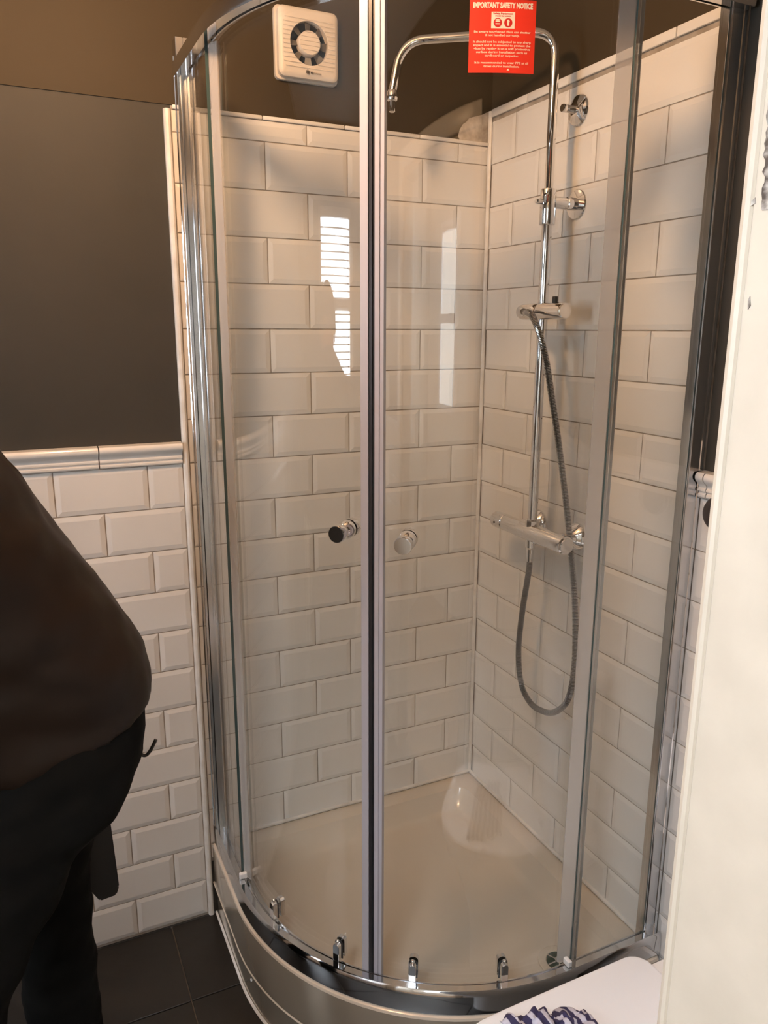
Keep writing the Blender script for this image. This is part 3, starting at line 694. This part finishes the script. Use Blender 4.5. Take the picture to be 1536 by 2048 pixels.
bm=bmesh.new(); lathe(bm,[(.0125,.012),(.0160,.016),(.0160,.030),(.0145,.033),(.0125,.034)],(VX,VY,VZ),(0,0,1),8); obj('riser_nut',bm,M['chrome'],sh,smooth=20)
# sleeve and wall bracket
bm=bmesh.new(); lathe(bm,[(.0115,0),(.0165,.0012),(.0172,.003),(.0172,.072),(.0165,.074),(.0095,.076)],(VX,VY,1.770),(0,0,1),32); obj('riser_sleeve',bm,M['chrome'],sh,smooth=35)
bm=bmesh.new(); lathe(bm,[(0,0),(.0310,0),(.0315,.002),(.0300,.0045),(.0130,.006),(.0130,.030),(.0115,.031),(.0115,.034),(.0125,.035),(.0125,.070),(0,.070)],(0,VY-.002,1.818),(-1,0,0),36); obj('riser_bracket',bm,M['chrome'],sh,smooth=35)
bm=bmesh.new(); lathe(bm,[(0,0),(.0060,0),(.0060,.012),(.0045,.017),(0,.018)],(VX-.0150,VY,1.818),(-1,0,0),20); obj('bracket_pin',bm,M['chrome'],sh,smooth=35)
# hose
H=[(-.077,-.357,1.041),(-.077,-.357,.985),(-.080,-.343,.878),(-.080,-.334,.769),(-.080,-.351,.688),(-.078,-.389,.651),(-.075,-.436,.649),(-.070,-.477,.665),(-.060,-.508,.708),(-.050,-.512,.784),(-.045,-.502,.878),(-.040,-.482,.968),(-.034,-.4525,1.061),(-.035,-.439,1.124),(-.045,-.430,1.205),(-.060,-.416,1.318),(-.080,-.412,1.408),(-.100,-.413,1.485),(-.1125,-.396,1.549),(-.1150,-.375,1.579),(-.1120,-.350,1.588)]
sp=smoothpath(H,24)
L_=[0]
for a,b in zip(sp,sp[1:]): L_.append(L_[-1]+(b-a).length)
def at(s):
    import bisect
    i=min(max(bisect.bisect(L_,s)-1,0),len(sp)-2); t=(s-L_[i])/max(1e-9,L_[i+1]-L_[i]); return sp[i].lerp(sp[i+1],min(max(t,0),1))
step=.0011; nn_=int(L_[-1]/step); hp=[at(i*step) for i in range(nn_+1)]; hr=[.0075 if (i%3) else .0056 for i in range(nn_+1)]
bm=bmesh.new(); tube(bm,hp,hr,12); bm.faces.ensure_lookup_table()
for fi,f in enumerate(bm.faces):
    if (fi//12)%3!=1 and fi//12<nn_: f.material_index=1
obj('hose',bm,[M['satin'],mat('dark_hose_groove',(.22,.22,.22),.3,metal=1)],sh,smooth=25)
bm=bmesh.new(); lathe(bm,[(0,-.016),(.0130,-.016),(.0135,-.020),(.0135,-.036),(.0110,-.040),(.0095,-.041),(.0078,-.072),(0,-.073)][::-1],(VX,-.359,VZ),(0,0,1),20); obj('hose_nut',bm,M['chrome'],sh,smooth=25)
# slider with handset cradle
SX,SZ=-.082,1.589
bm=bmesh.new(); lathe(bm,[(0,0),(.0150,0),(.0172,.002),(.0180,.006),(.0180,.088),(0,.088)],(SX,-.448,SZ),(0,1,0),36); sl=obj('rail_slider',bm,M['chrome'],sh,smooth=35)
bm=bmesh.new(); lathe(bm,[(0,0),(.0180,0),(.0185,.001),(.0185,.058),(.0160,.070),(.0100,.076),(0,.078)],(SX,-.3585,SZ),(0,1,0),36); obj('handset_cradle',bm,M['chrome'],sl,smooth=35)
bm=bmesh.new(); lathe(bm,[(0,0),(.0092,0),(.0100,.020),(.0088,.024),(.0068,.038),(0,.038)],(SX-.012,-.300,SZ-.001),(-.45,-.9,.02),20); obj('hose_cone',bm,M['satin'],sl,smooth=35)
bm=bmesh.new(); lathe(bm,[(0,0),(.0060,0),(.0064,.012),(.0055,.0135),(0,.014)],(SX,-.410,SZ+.017),(0,0,1),16); obj('slider_knob',bm,M['black'],sl,smooth=35)
# separate flange above
fl=thing('wall_flange','round chrome wall flange with a short stub, high beside the riser pipe','wall fitting',(0,-.352,2.010))
bm=bmesh.new(); lathe(bm,[(0,0),(.0315,0),(.0320,.002),(.0300,.006),(.0160,.013),(.0080,.015),(0,.015)],(0,0,0),(-1,0,0),36); obj('flange_plate',bm,M['chrome'],fl,smooth=35)
bm=bmesh.new(); lathe(bm,[(0,.012),(.0078,.012),(.0078,.034),(.0085,.035),(.0085,.044),(.0075,.046),(0,.046)],(0,0,0),(-1,0,0),20); obj('stub',bm,M['chrome'],fl,smooth=35)

# ------------------------------------------------------------------ extractor fan on the back wall
fan=thing('extractor_fan','square white extractor fan with a round dark grille, on the dark wall','extractor fan',(-.4955,.0045,2.165))
def rrect(w,h,r,n=180):
    pts=[]
    for i in range(n):
        a=2*pi*i/n; lo,hi=0,w+h
        for _ in range(30):
            t=(lo+hi)/2; qx=max(abs(t*cos(a))-(w/2-r),0); qy=max(abs(t*sin(a))-(h/2-r),0)
            inside=sqrt(qx*qx+qy*qy)<=r
            if inside: lo=t
            else: hi=t
        pts.append((lo*cos(a),lo*sin(a)))
    return pts
def rprism(name,mm,parent,w,h,r,y0,y1,ch=.0,smooth=30,hole=None):
    b=bmesh.new(); 
    def ring(w_,h_,r_,y): return [b.verts.new((x,-y,z)) for x,z in rrect(w_,h_,r_)]
    rs=[ring(w,h,r,y0),ring(w,h,r,y1-ch)]
    if ch: rs.append(ring(w-2*ch*.7,h-2*ch*.7,max(r-ch*.7,.001),y1-ch*.3)); rs.append(ring(w-2*ch*1.6,h-2*ch*1.6,max(r-ch*1.6,.001),y1))
    for a,c in zip(rs,rs[1:]):
        for i in range(len(a)): b.faces.new((a[i],a[(i+1)%len(a)],c[(i+1)%len(a)],c[i]))
    b.faces.new(rs[0]); 
    if hole:
        nh=len(rs[-1]); hv=[b.verts.new((hole*cos(2*pi*i/nh+pi/4*0),-y1,hole*sin(2*pi*i/nh))) for i in range(nh)]
        # align hole verts to ring order by angle
        import math as _m
        outer=rs[-1]; ang=[_m.atan2(v.co.z,v.co.x) for v in outer]
        for i,v in enumerate(hv): v.co=(hole*_m.cos(ang[i]),-y1,hole*_m.sin(ang[i])+.0)
        hb=[b.verts.new((v.co.x,-(y1-.012),v.co.z)) for v in hv]
        for i in range(nh):
            j=(i+1)%nh; b.faces.new((outer[i],outer[j],hv[j],hv[i])); b.faces.new((hv[i],hv[j],hb[j],hb[i]))
    else: b.faces.new(rs[-1][::-1])
    return obj(name,b,mm,parent,smooth=smooth)
rprism('back_plate',M['fanplastic'],fan,.148,.148,.010,0,.010)
fc=rprism('front_cover',M['fanplastic'],fan,.140,.140,.013,.011,.030,.006,30,hole=.0445)
bm=bmesh.new(); lathe(bm,[(0,0),(.045,0)],(0,-.012,.0),(0,-1,0),32); obj('duct_shade',bm,M['fanshadow'],fan)  # flat dark disc: the shade inside the fan is put into its colour
bm=bmesh.new(); lathe(bm,[(0,0),(.0245,0),(.0255,.001),(.0255,.018),(.0235,.0215),(0,.0225)],(0,-.013,0),(0,-1,0),36); obj('hub_cover',bm,M['fanplastic'],fan,smooth=35)
for i in range(8):
    a=2*pi*i/8; X=Vector((cos(a),0,sin(a))); Y=Vector((-sin(a)*.8,-.45,cos(a)*.8)).normalized()
    bm=bmesh.new(); prism(bm,[(.024,-.005),(.043,-.009),(.043,.009),(.024,.006)],(0,-.018,0),X,Y,X.cross(Y),.0012); obj('fan_blade',bm,M['fanblade'],fan)
for i in range(12):
    z=-.050+i*.0088; ro=.0455; half=sqrt(ro*ro-z*z) if abs(z)<ro else 0
    segs=[(-.060,-half),(half,.060)] if half else [(-.056,.056)]
    for a0,a1 in segs:
        b=bmesh.new(); prism(b,[(0,-.0006),(.0016,-.0012),(.0022,.0),(.0016,.0012),(0,.0006)],(a0,-.0298,z),(0,-1,0),(0,0,1),(1,0,0),a1-a0); obj('grille_slat',b,M['fanplastic'],fan)
    if abs(z)<.024:
        hh=sqrt(.0245**2-z*z); b=bmesh.new(); prism(b,[(0,-.0005),(.0008,.0),(0,.0005)],(-hh,-.0354,z),(0,-1,0),(0,0,1),(1,0,0),2*hh); obj('hub_rib',b,M['fanplastic'],fan)
b=text_bm('Manrose',.0075,'LEFT',.0001); bmesh.ops.rotate(b,cent=(0,0,0),matrix=Matrix.Rotation(pi/2,3,'X'),verts=b.verts); bmesh.ops.translate(b,vec=(-.0005,-.0344,-.0600),verts=b.verts); obj('lettering',b,M['ink'],fan)
b=bmesh.new()
for i in range(6):
    a=2*pi*i/6+.5; prism(b,[(.0008,-.0009),(.0042,-.0014),(.0048,.0),(.0042,.0014),(.0008,.0009)],(-.0065,-.0343,-.0590),(cos(a),0,sin(a)),(-sin(a),0,cos(a)),(0,-1,0),.0003)
obj('logo',b,M['ink'],fan)

# ------------------------------------------------------------------ toilet
TY=-1.105
wc=thing('toilet','white ceramic toilet with its lid closed, between shower and doorway','toilet',(-.36,TY,0))
def dshape(x0,x1,hw,z,rb=.035,n=20,frontk=1.0,a=.5):
    """plan outline: back at x1 (square, rounded), front at x0 (superellipse)"""
    pts=[]; xs0=x0+hw*frontk
    for i in range(n+1):
        t=pi/2+pi*i/n; c,s=cos(t),sin(t); e=2/2.7
        pts.append((xs0+ (hw*frontk)*(-abs(c)**e if c<0 else 0), hw*(abs(s)**e)*(1 if s>0 else -1), z))
    for cx,cy,a0 in ((x1-rb,-hw+rb,-pi/2),(x1-rb,hw-rb,0)):
        for i in range(6): pts.append((cx+rb*cos(a0+pi/2*i/5),cy+rb*sin(a0+pi/2*i/5),z))
    return pts
def stack(name,mm,parent,secs,smooth=35):
    b=bmesh.new(); rs=[[b.verts.new(p) for p in s] for s in secs]
    for a,c in zip(rs,rs[1:]):
        for i in range(len(a)): b.faces.new((a[i],a[(i+1)%len(a)],c[(i+1)%len(a)],c[i]))
    b.faces.new(rs[0]); b.faces.new(rs[-1][::-1]); return obj(name,b,mm,parent,smooth=smooth)
HWD=.182
stack('lid',M['seatplastic'],wc,[dshape(-.32,.156,HWD-.004,.4045),dshape(-.322,.158,HWD-.001,.4065),dshape(-.323,.159,HWD,.412),dshape(-.322,.158,HWD-.002,.4180),dshape(-.315,.152,HWD-.009,.4210)])
stack('seat',M['seatplastic'],wc,[dshape(-.318,.154,HWD-.006,.386),dshape(-.320,.156,HWD-.003,.389),dshape(-.320,.156,HWD-.003,.400),dshape(-.316,.152,HWD-.007,.4035)])
stack('pan',M['ceramic'],wc,[dshape(-.16,.30,.100,.0),dshape(-.16,.30,.098,.03),dshape(-.17,.31,.100,.16),dshape(-.25,.33,.145,.30),dshape(-.295,.352,.172,.345),dshape(-.302,.352,.176,.372),dshape(-.298,.350,.172,.385)])
bm=bmesh.new(); box(bm,.225,.352,-.17,.145,.3855,.76,.02,3); cis=obj('cistern',bm,M['ceramic'],wc,smooth=True)
bm=bmesh.new(); box(bm,.215,.355,-.176,.151,.7605,.795,.010,3); cl_=obj('cistern_lid',bm,M['ceramic'],wc,smooth=True)
bm=bmesh.new(); lathe(bm,[(0,0),(.022,0),(.022,.004),(.018,.006),(0,.006)],(.285,0,.795)); obj('flush_button',bm,M['chrome'],cl_,smooth=True)
for y in (-.07,.07):
    bm=bmesh.new(); lathe(bm,[(0,0),(.014,0),(.014,.018),(0,.020)],(.178,y,.3855)); obj('hinge_cap',bm,M['chrome'],wc,smooth=True)
# specks (small screws/dirt) are left to the material; striped cloth on the lid
bm=bmesh.new(); nx,ny=56,70; G=[]
for j in range(ny+1):
    row=[]
    for i in range(nx+1):
        u,v=i/nx,j/ny
        edge=.010*noise.noise(Vector((u*5,v*5,3)))+.006*noise.noise(Vector((u*17,v*17,9)))
        x=-.5250+.142*u+edge+.012*noise.noise(Vector((v*4,2,7))); y=-.945-.20*v-.030*u+(.030*max(0,u-.55)*(-1) if u>.55 else 0)+edge*1.2
        if .50<u<.66 and v<.25: y-=.012*(1-v/.25)*(1-abs(u-.58)/.08)
        ez=min(u,1-u,v*1.2,1)*8; ez=min(ez,1)
        h=.012+.020*abs(noise.noise(Vector((u*3.2,v*4.1,1.7))))+.016*abs(noise.noise(Vector((u*8,v*9,5.1))))+.006*noise.noise(Vector((u*20,v*20,2)))
        row.append(bm.verts.new((x,y,.4215+.002+max(.0,h)*ez)))
    G.append(row)
for j in range(ny):
    for i in range(nx): bm.faces.new((G[j][i],G[j][i+1],G[j+1][i+1],G[j+1][i]))
cl_o=obj('cloth',bm,M['cloth'],None,smooth=60); md=cl_o.modifiers.new('s','SOLIDIFY'); md.thickness=.002; md.offset=0
tag(cl_o,'crumpled navy and white striped cloth lying on the toilet lid','cloth')

# dark round hook on the right wall, peeping out past the door frame
hk=thing('towel_holder','dark rounded towel holder on the white wall tiles, peeping past the door frame','towel holder',(-.0005,-.852,1.226))
bm=bmesh.new(); lathe(bm,[(0,0),(.016,0),(.016,.004),(.010,.010),(.010,.018),(.024,.021),(.031,.026),(.033,.032),(.029,.038),(.016,.042),(0,.043)],(0,0,0),(-1,0,0),32)
obj('knob_body',bm,mat('dark_bronze',(.035,.03,.03),.35),hk,smooth=40)

# ------------------------------------------------------------------ person (bending forward, facing left)
per=thing('person','person bending forward in a dark brown jacket and dark grey trousers, by the tiled wall','person',(-1.20,-.60,0))
PO=Vector((-1.20,-.60,0))
def skin(name, mm, nodes, edges, root=0, sub=2, parent=per, disp=None):
    """nodes: name->(x,y,z,rx,ry)"""
    me=bpy.data.meshes.new(name); ks=list(nodes); idx={k:i for i,k in enumerate(ks)}
    me.from_pydata([Vector(nodes[k][:3])-PO for k in ks],[(idx[a],idx[b]) for a,b in edges],[])
    o=bpy.data.objects.new(name,me); C.objects.link(o)
    md=o.modifiers.new('skin','SKIN'); md.use_smooth_shade=True
    sv=me.skin_vertices[0].data
    for i,k in enumerate(ks):
        r=nodes[k][3:]; sv[i].radius=(r[0],r[-1]); sv[i].use_root=(i==root)
    s=o.modifiers.new('sub','SUBSURF'); s.levels=sub; s.render_levels=sub
    dg=bpy.context.evaluated_depsgraph_get(); me2=bpy.data.meshes.new_from_object(o.evaluated_get(dg)); bpy.data.objects.remove(o)
    if disp:
        for v in me2.vertices: v.co+=v.normal*disp(v.co)
    me2.polygons.foreach_set('use_smooth',[True]*len(me2.polygons)); me2.materials.clear(); me2.materials.append(mm); me2.name=name
    return link(name,me2,parent)
# joints (world coordinates)
J={'pelvis':(-1.135,-.58,.93),'belly':(-1.185,-.58,1.05),'chest':(-1.275,-.58,1.22),'upper':(-1.345,-.58,1.35),'neck':(-1.42,-.58,1.45),'headb':(-1.48,-.58,1.515),'headt':(-1.545,-.58,1.60),
   'shL':(-1.36,-.75,1.33),'elL':(-1.46,-.80,1.06),'wrL':(-1.66,-.74,.95),'shR':(-1.34,-.41,1.33),'elR':(-1.46,-.37,1.07),'wrR':(-1.66,-.44,.98),
   'hipL':(-1.18,-.655,.86),'knL':(-1.345,-.70,.50),'anL':(-1.325,-.72,.10),'toeL':(-1.48,-.73,.04),'hipR':(-1.16,-.50,.86),'knR':(-1.185,-.483,.49),'anR':(-1.19,-.46,.10),'toeR':(-1.34,-.45,.04)}
def nd(k,rx,ry=None): return (*J[k],rx,ry or rx)
body={'pelvis':nd('pelvis',.10,.09),'belly':nd('belly',.10,.09),'chest':nd('chest',.11,.09),'upper':nd('upper',.09,.07),'neck':nd('neck',.052),'headb':nd('headb',.07),'headt':nd('headt',.082),
 'shL':nd('shL',.055),'elL':nd('elL',.04),'wrL':nd('wrL',.026),'shR':nd('shR',.055),'elR':nd('elR',.04),'wrR':nd('wrR',.026),
 'hipL':nd('hipL',.058),'knL':nd('knL',.045),'anL':nd('anL',.036),'toeL':nd('toeL',.03),'hipR':nd('hipR',.058),'knR':nd('knR',.045),'anR':nd('anR',.036),'toeR':nd('toeR',.03)}
be=[('pelvis','belly'),('belly','chest'),('chest','upper'),('upper','neck'),('neck','headb'),('headb','headt'),('upper','shL'),('shL','elL'),('elL','wrL'),('upper','shR'),('shR','elR'),('elR','wrR'),('pelvis','hipL'),('hipL','knL'),('knL','anL'),('anL','toeL'),('pelvis','hipR'),('hipR','knR'),('knR','anR'),('anR','toeR')]
# hands: palm node + five fingers, part of the same continuous body
for sd,sy in (('L',1),('R',-1)):
    w_=Vector(J['wr'+sd]); e_=Vector(J['el'+sd]); d=(w_-e_).normalized(); side=Vector((0,1,0))*sy; dn=Vector((0,0,-1))
    palm=w_+d*.05; body['palm'+sd]=(*palm,.030,.016); body['pk'+sd]=(*(w_+d*.085),.034,.013); be+=[('wr'+sd,'palm'+sd),('palm'+sd,'pk'+sd)]
    for f,(off,ln) in enumerate(((-.030,.062),(-.010,.072),(.010,.078),(.030,.070))):
        b0=w_+d*.098+side*(-off); b1=b0+d*ln*.45+dn*.012; b2=b1+d*ln*.25+dn*.022; b3=b2+dn*.022
        for n_,p_,r_ in (('a',b0,.0095),('b',b1,.0085),('c',b2,.0080),('d',b3,.0070)): body[f'f{f}{n_}{sd}']=(*p_,r_,r_)
        be+=[('pk'+sd,f'f{f}a{sd}'),(f'f{f}a{sd}',f'f{f}b{sd}'),(f'f{f}b{sd}',f'f{f}c{sd}'),(f'f{f}c{sd}',f'f{f}d{sd}')]
    t0=palm+side*.030+dn*.006; t1=t0+side*.018+d*.028+dn*.010; t2=t1+d*.028+dn*.012
    for n_,p_,r_ in (('a',t0,.012),('b',t1,.010),('c',t2,.0085)): body[f't{n_}{sd}']=(*p_,r_,r_)
    be+=[('palm'+sd,f'ta{sd}'),(f'ta{sd}',f'tb{sd}'),(f'tb{sd}',f'tc{sd}')]
skin('body',M['skin'],body,be,0,2)
def folds(amp,sc):
    return lambda p: amp*noise.noise(Vector((p.x*sc,p.y*sc,p.z*sc*1.6)))+amp*.6*noise.noise(Vector((p.x*sc*2.3,p.y*sc*2.3,p.z*sc*3.0+4)))
def loft(b, secs, n=28):
    """secs: (back xz, front xz, y centre, half width): elliptical rings"""
    rs=[]
    for (bx,bz),(fx,fz),yc,hw in secs:
        c=Vector(((bx+fx)/2,yc,(bz+fz)/2)); a=Vector(((bx-fx)/2,0,(bz-fz)/2)); ring=[]
        for k in range(n):
            t=2*pi*k/n; ct,st=cos(t),sin(t); e=.86
            ring.append(b.verts.new(c+a*(abs(ct)**e*(1 if ct>0 else -1))+Vector((0,1,0))*hw*(abs(st)**e*(1 if st>0 else -1))-PO))
        rs.append(ring)
    for r1,r2 in zip(rs,rs[1:]):
        for k in range(n): b.faces.new((r1[k],r1[(k+1)%n],r2[(k+1)%n],r2[k]))
    b.faces.new(rs[0]); b.faces.new(rs[-1][::-1])
def fuse(name,b,mm,voxel,disp,it=6):
    bmesh.ops.recalc_face_normals(b,faces=b.faces[:]); me=bpy.data.meshes.new(name); b.to_mesh(me); b.free()
    o=bpy.data.objects.new(name,me); C.objects.link(o); md=o.modifiers.new('r','REMESH'); md.mode='VOXEL'; md.voxel_size=voxel
    sm=o.modifiers.new('s','SMOOTH'); sm.factor=.6; sm.iterations=it
    dg=bpy.context.evaluated_depsgraph_get(); me2=bpy.data.meshes.new_from_object(o.evaluated_get(dg)); bpy.data.objects.remove(o)
    ns=[v.normal.copy() for v in me2.vertices]
    for v,nn in zip(me2.vertices,ns): v.co+=nn*disp(v.co)
    me2.polygons.foreach_set('use_smooth',[True]*len(me2.polygons)); me2.materials.clear(); me2.materials.append(mm); me2.name=name
    return link(name,me2,per)
def limb(b, pts, n=20):
    pts_=[Vector(p[:3])-PO for p in pts]; tube(b,pts_,[p[3] for p in pts],n)
b=bmesh.new(); yc=-.58
loft(b,[((-1.375,1.510),(-1.455,1.425),yc,.075),((-1.345,1.490),(-1.43,1.36),yc,.12),((-1.285,1.460),(-1.41,1.26),yc,.170),((-1.198,1.395),(-1.395,1.15),yc,.175),((-1.150,1.308),(-1.385,1.08),yc,.168),((-1.103,1.232),(-1.375,1.03),yc,.160),((-1.046,1.132),(-1.36,.985),yc,.155),((-1.003,1.055),(-1.345,.945),yc,.150),((-.995,1.000),(-1.33,.910),yc,.150),((-.999,.968),(-1.315,.880),yc,.148)])
limb(b,[(-1.330,-.70,1.36,.085),(-1.365,-.775,1.325,.080),(-1.42,-.80,1.19,.066),(-1.46,-.80,1.06,.060),(-1.55,-.78,.99,.054),(-1.645,-.745,.955,.044)])
limb(b,[(-1.310,-.46,1.36,.085),(-1.345,-.385,1.325,.080),(-1.41,-.37,1.20,.066),(-1.46,-.37,1.07,.060),(-1.55,-.40,1.01,.054),(-1.645,-.435,.985,.044)])
fuse('jacket',b,M['jacket'],.011,folds(.007,8))
b=bmesh.new()
loft(b,[((-1.020,1.0),(-1.285,.99),yc,.135),((-1.012,.940),(-1.295,.92),yc,.148),((-1.022,.870),(-1.300,.85),yc,.155),((-1.058,.800),(-1.300,.78),yc,.155),((-1.10,.765),(-1.27,.745),yc,.13)])
loft(b,[((-1.062,.84),(-1.26,.86),-.500,.098),((-1.082,.750),(-1.265,.77),-.500,.094),((-1.112,.640),(-1.262,.65),-.492,.082),((-1.116,.530),(-1.250,.53),-.485,.074),((-1.120,.370),(-1.250,.37),-.478,.068),((-1.124,.250),(-1.248,.25),-.470,.066),((-1.124,.09),(-1.250,.09),-.465,.068)])
loft(b,[((-1.095,.84),(-1.275,.92),-.650,.085),((-1.150,.735),(-1.320,.83),-.660,.088),((-1.204,.640),(-1.360,.73),-.672,.086),((-1.258,.545),(-1.410,.60),-.685,.080),((-1.272,.47),(-1.420,.49),-.695,.076),((-1.264,.33),(-1.400,.33),-.710,.070),((-1.257,.20),(-1.385,.20),-.716,.068),((-1.252,.09),(-1.385,.09),-.72,.070)])
fuse('trousers',b,M['trouser'],.011,folds(.007,10))
# boots
for sd in 'LR':
    a=Vector(J['an'+sd]); t=Vector(J['toe'+sd]); d=(t-a); d.z=0; d.normalize(); s=Vector((-d.y,d.x,0))
    b=bmesh.new(); secs=[]
    for q,hw,h in ((-.075,.026,.075),(-.05,.037,.11),(0,.040,.105),(.06,.044,.075),(.12,.047,.058),(.17,.042,.050),(.20,.022,.034)):
        c=Vector((a.x,a.y,0))+d*q; ring=[]
        for k in range(12):
            th=pi*k/11; ring.append(c+s*(hw*cos(th))+Vector((0,0,.012+h*sin(th)**.7-.0)))
        ring.append(c-s*hw*.98); ring.append(c+s*hw*.98); secs.append([b.verts.new(p-PO) for p in ring])
    for r1,r2 in zip(secs,secs[1:]):
        for k in range(14): b.faces.new((r1[k],r1[(k+1)%14],r2[(k+1)%14],r2[k]))
    b.faces.new(secs[0]); b.faces.new(secs[-1][::-1]); obj('boot',b,M['boot'],per,smooth=50)
# head details: hair cap, face
hb=Vector(J['headb'])-PO; ht=Vector(J['headt'])-PO; hc=(hb+ht)/2+Vector((-.008,0,.004)); up=(ht-hb).normalized(); fwd=Vector((-up.z,0,up.x)).normalized(); fwd=-fwd if fwd.x>0 else fwd; sd=up.cross(fwd)
b=bmesh.new(); bmesh.ops.create_icosphere(b,subdivisions=4,radius=1)
for v in list(b.verts):
    p=v.co; q=hc+up*(p.z*.122+.004)+fwd*(p.x*.106-.006)+sd*(p.y*.088); v.co=q
rm=[v for v in b.verts if (v.co-hc).dot(fwd)>.045 and (v.co-hc).dot(up)<.062 or (v.co-hc).dot(up)<-.055]
bmesh.ops.delete(b,geom=rm,context='VERTS'); obj('hair',b,M['hair'],per,smooth=60)
hd=bmesh.new(); bmesh.ops.create_icosphere(hd,subdivisions=4,radius=1)
for v in hd.verts:
    p=v.co.copy(); k=1-.18*max(0,-p.z)**1.3; q=hc+up*(p.z*.115)+fwd*(p.x*.096*k+.004)+sd*(p.y*.078*k)
    v.co=q
def feat(name,mm,c,rx,ry,rz):
    bb=bmesh.new(); bmesh.ops.create_icosphere(bb,subdivisions=3,radius=1)
    for v in bb.verts: v.co=c+fwd*v.co.x*rx+sd*v.co.y*ry+up*v.co.z*rz
    return obj(name,bb,mm,per,smooth=60)
obj('face',hd,M['skin'],per,smooth=60)
feat('nose',M['skin'],hc+fwd*.100-up*.012,.016,.012,.024); feat('mouth',M['lip'],hc+fwd*.090-up*.052,.007,.024,.007)
for s_ in (-1,1):
    feat('eye',M['eye'],hc+fwd*.084+sd*.031*s_+up*.006,.012,.013,.009); feat('ear',M['skin'],hc+sd*.080*s_-up*.008,.014,.010,.028)
# pouch and belt hook
b=bmesh.new(); X=Vector((1,.0,0)); 
poly=[(-.048,.685),(-.014,.700),(.000,.672),(.006,.520),(.000,.503),(-.030,.500),(-.046,.530)]
prism(b,poly,Vector((-1.075,-.440,0))-PO,(1,0,0),(0,0,1),(0,-1,0),.030); bmesh.ops.bevel(b,geom=list(b.edges),offset=.003,segments=2,affect='EDGES')
o=obj('tool_pouch',b,M['black'],per,smooth=35); o['label']='black flat tool pouch hanging behind the leg'
b=bmesh.new(); tube(b,[Vector(p)-PO for p in smoothpath([(-1.030,-.55,.850),(-1.022,-.55,.832),(-1.013,-.55,.826),(-1.004,-.55,.834),(-.994,-.55,.852)],6)],.0030,10); obj('belt_clip',b,M['black'],per,smooth=50)
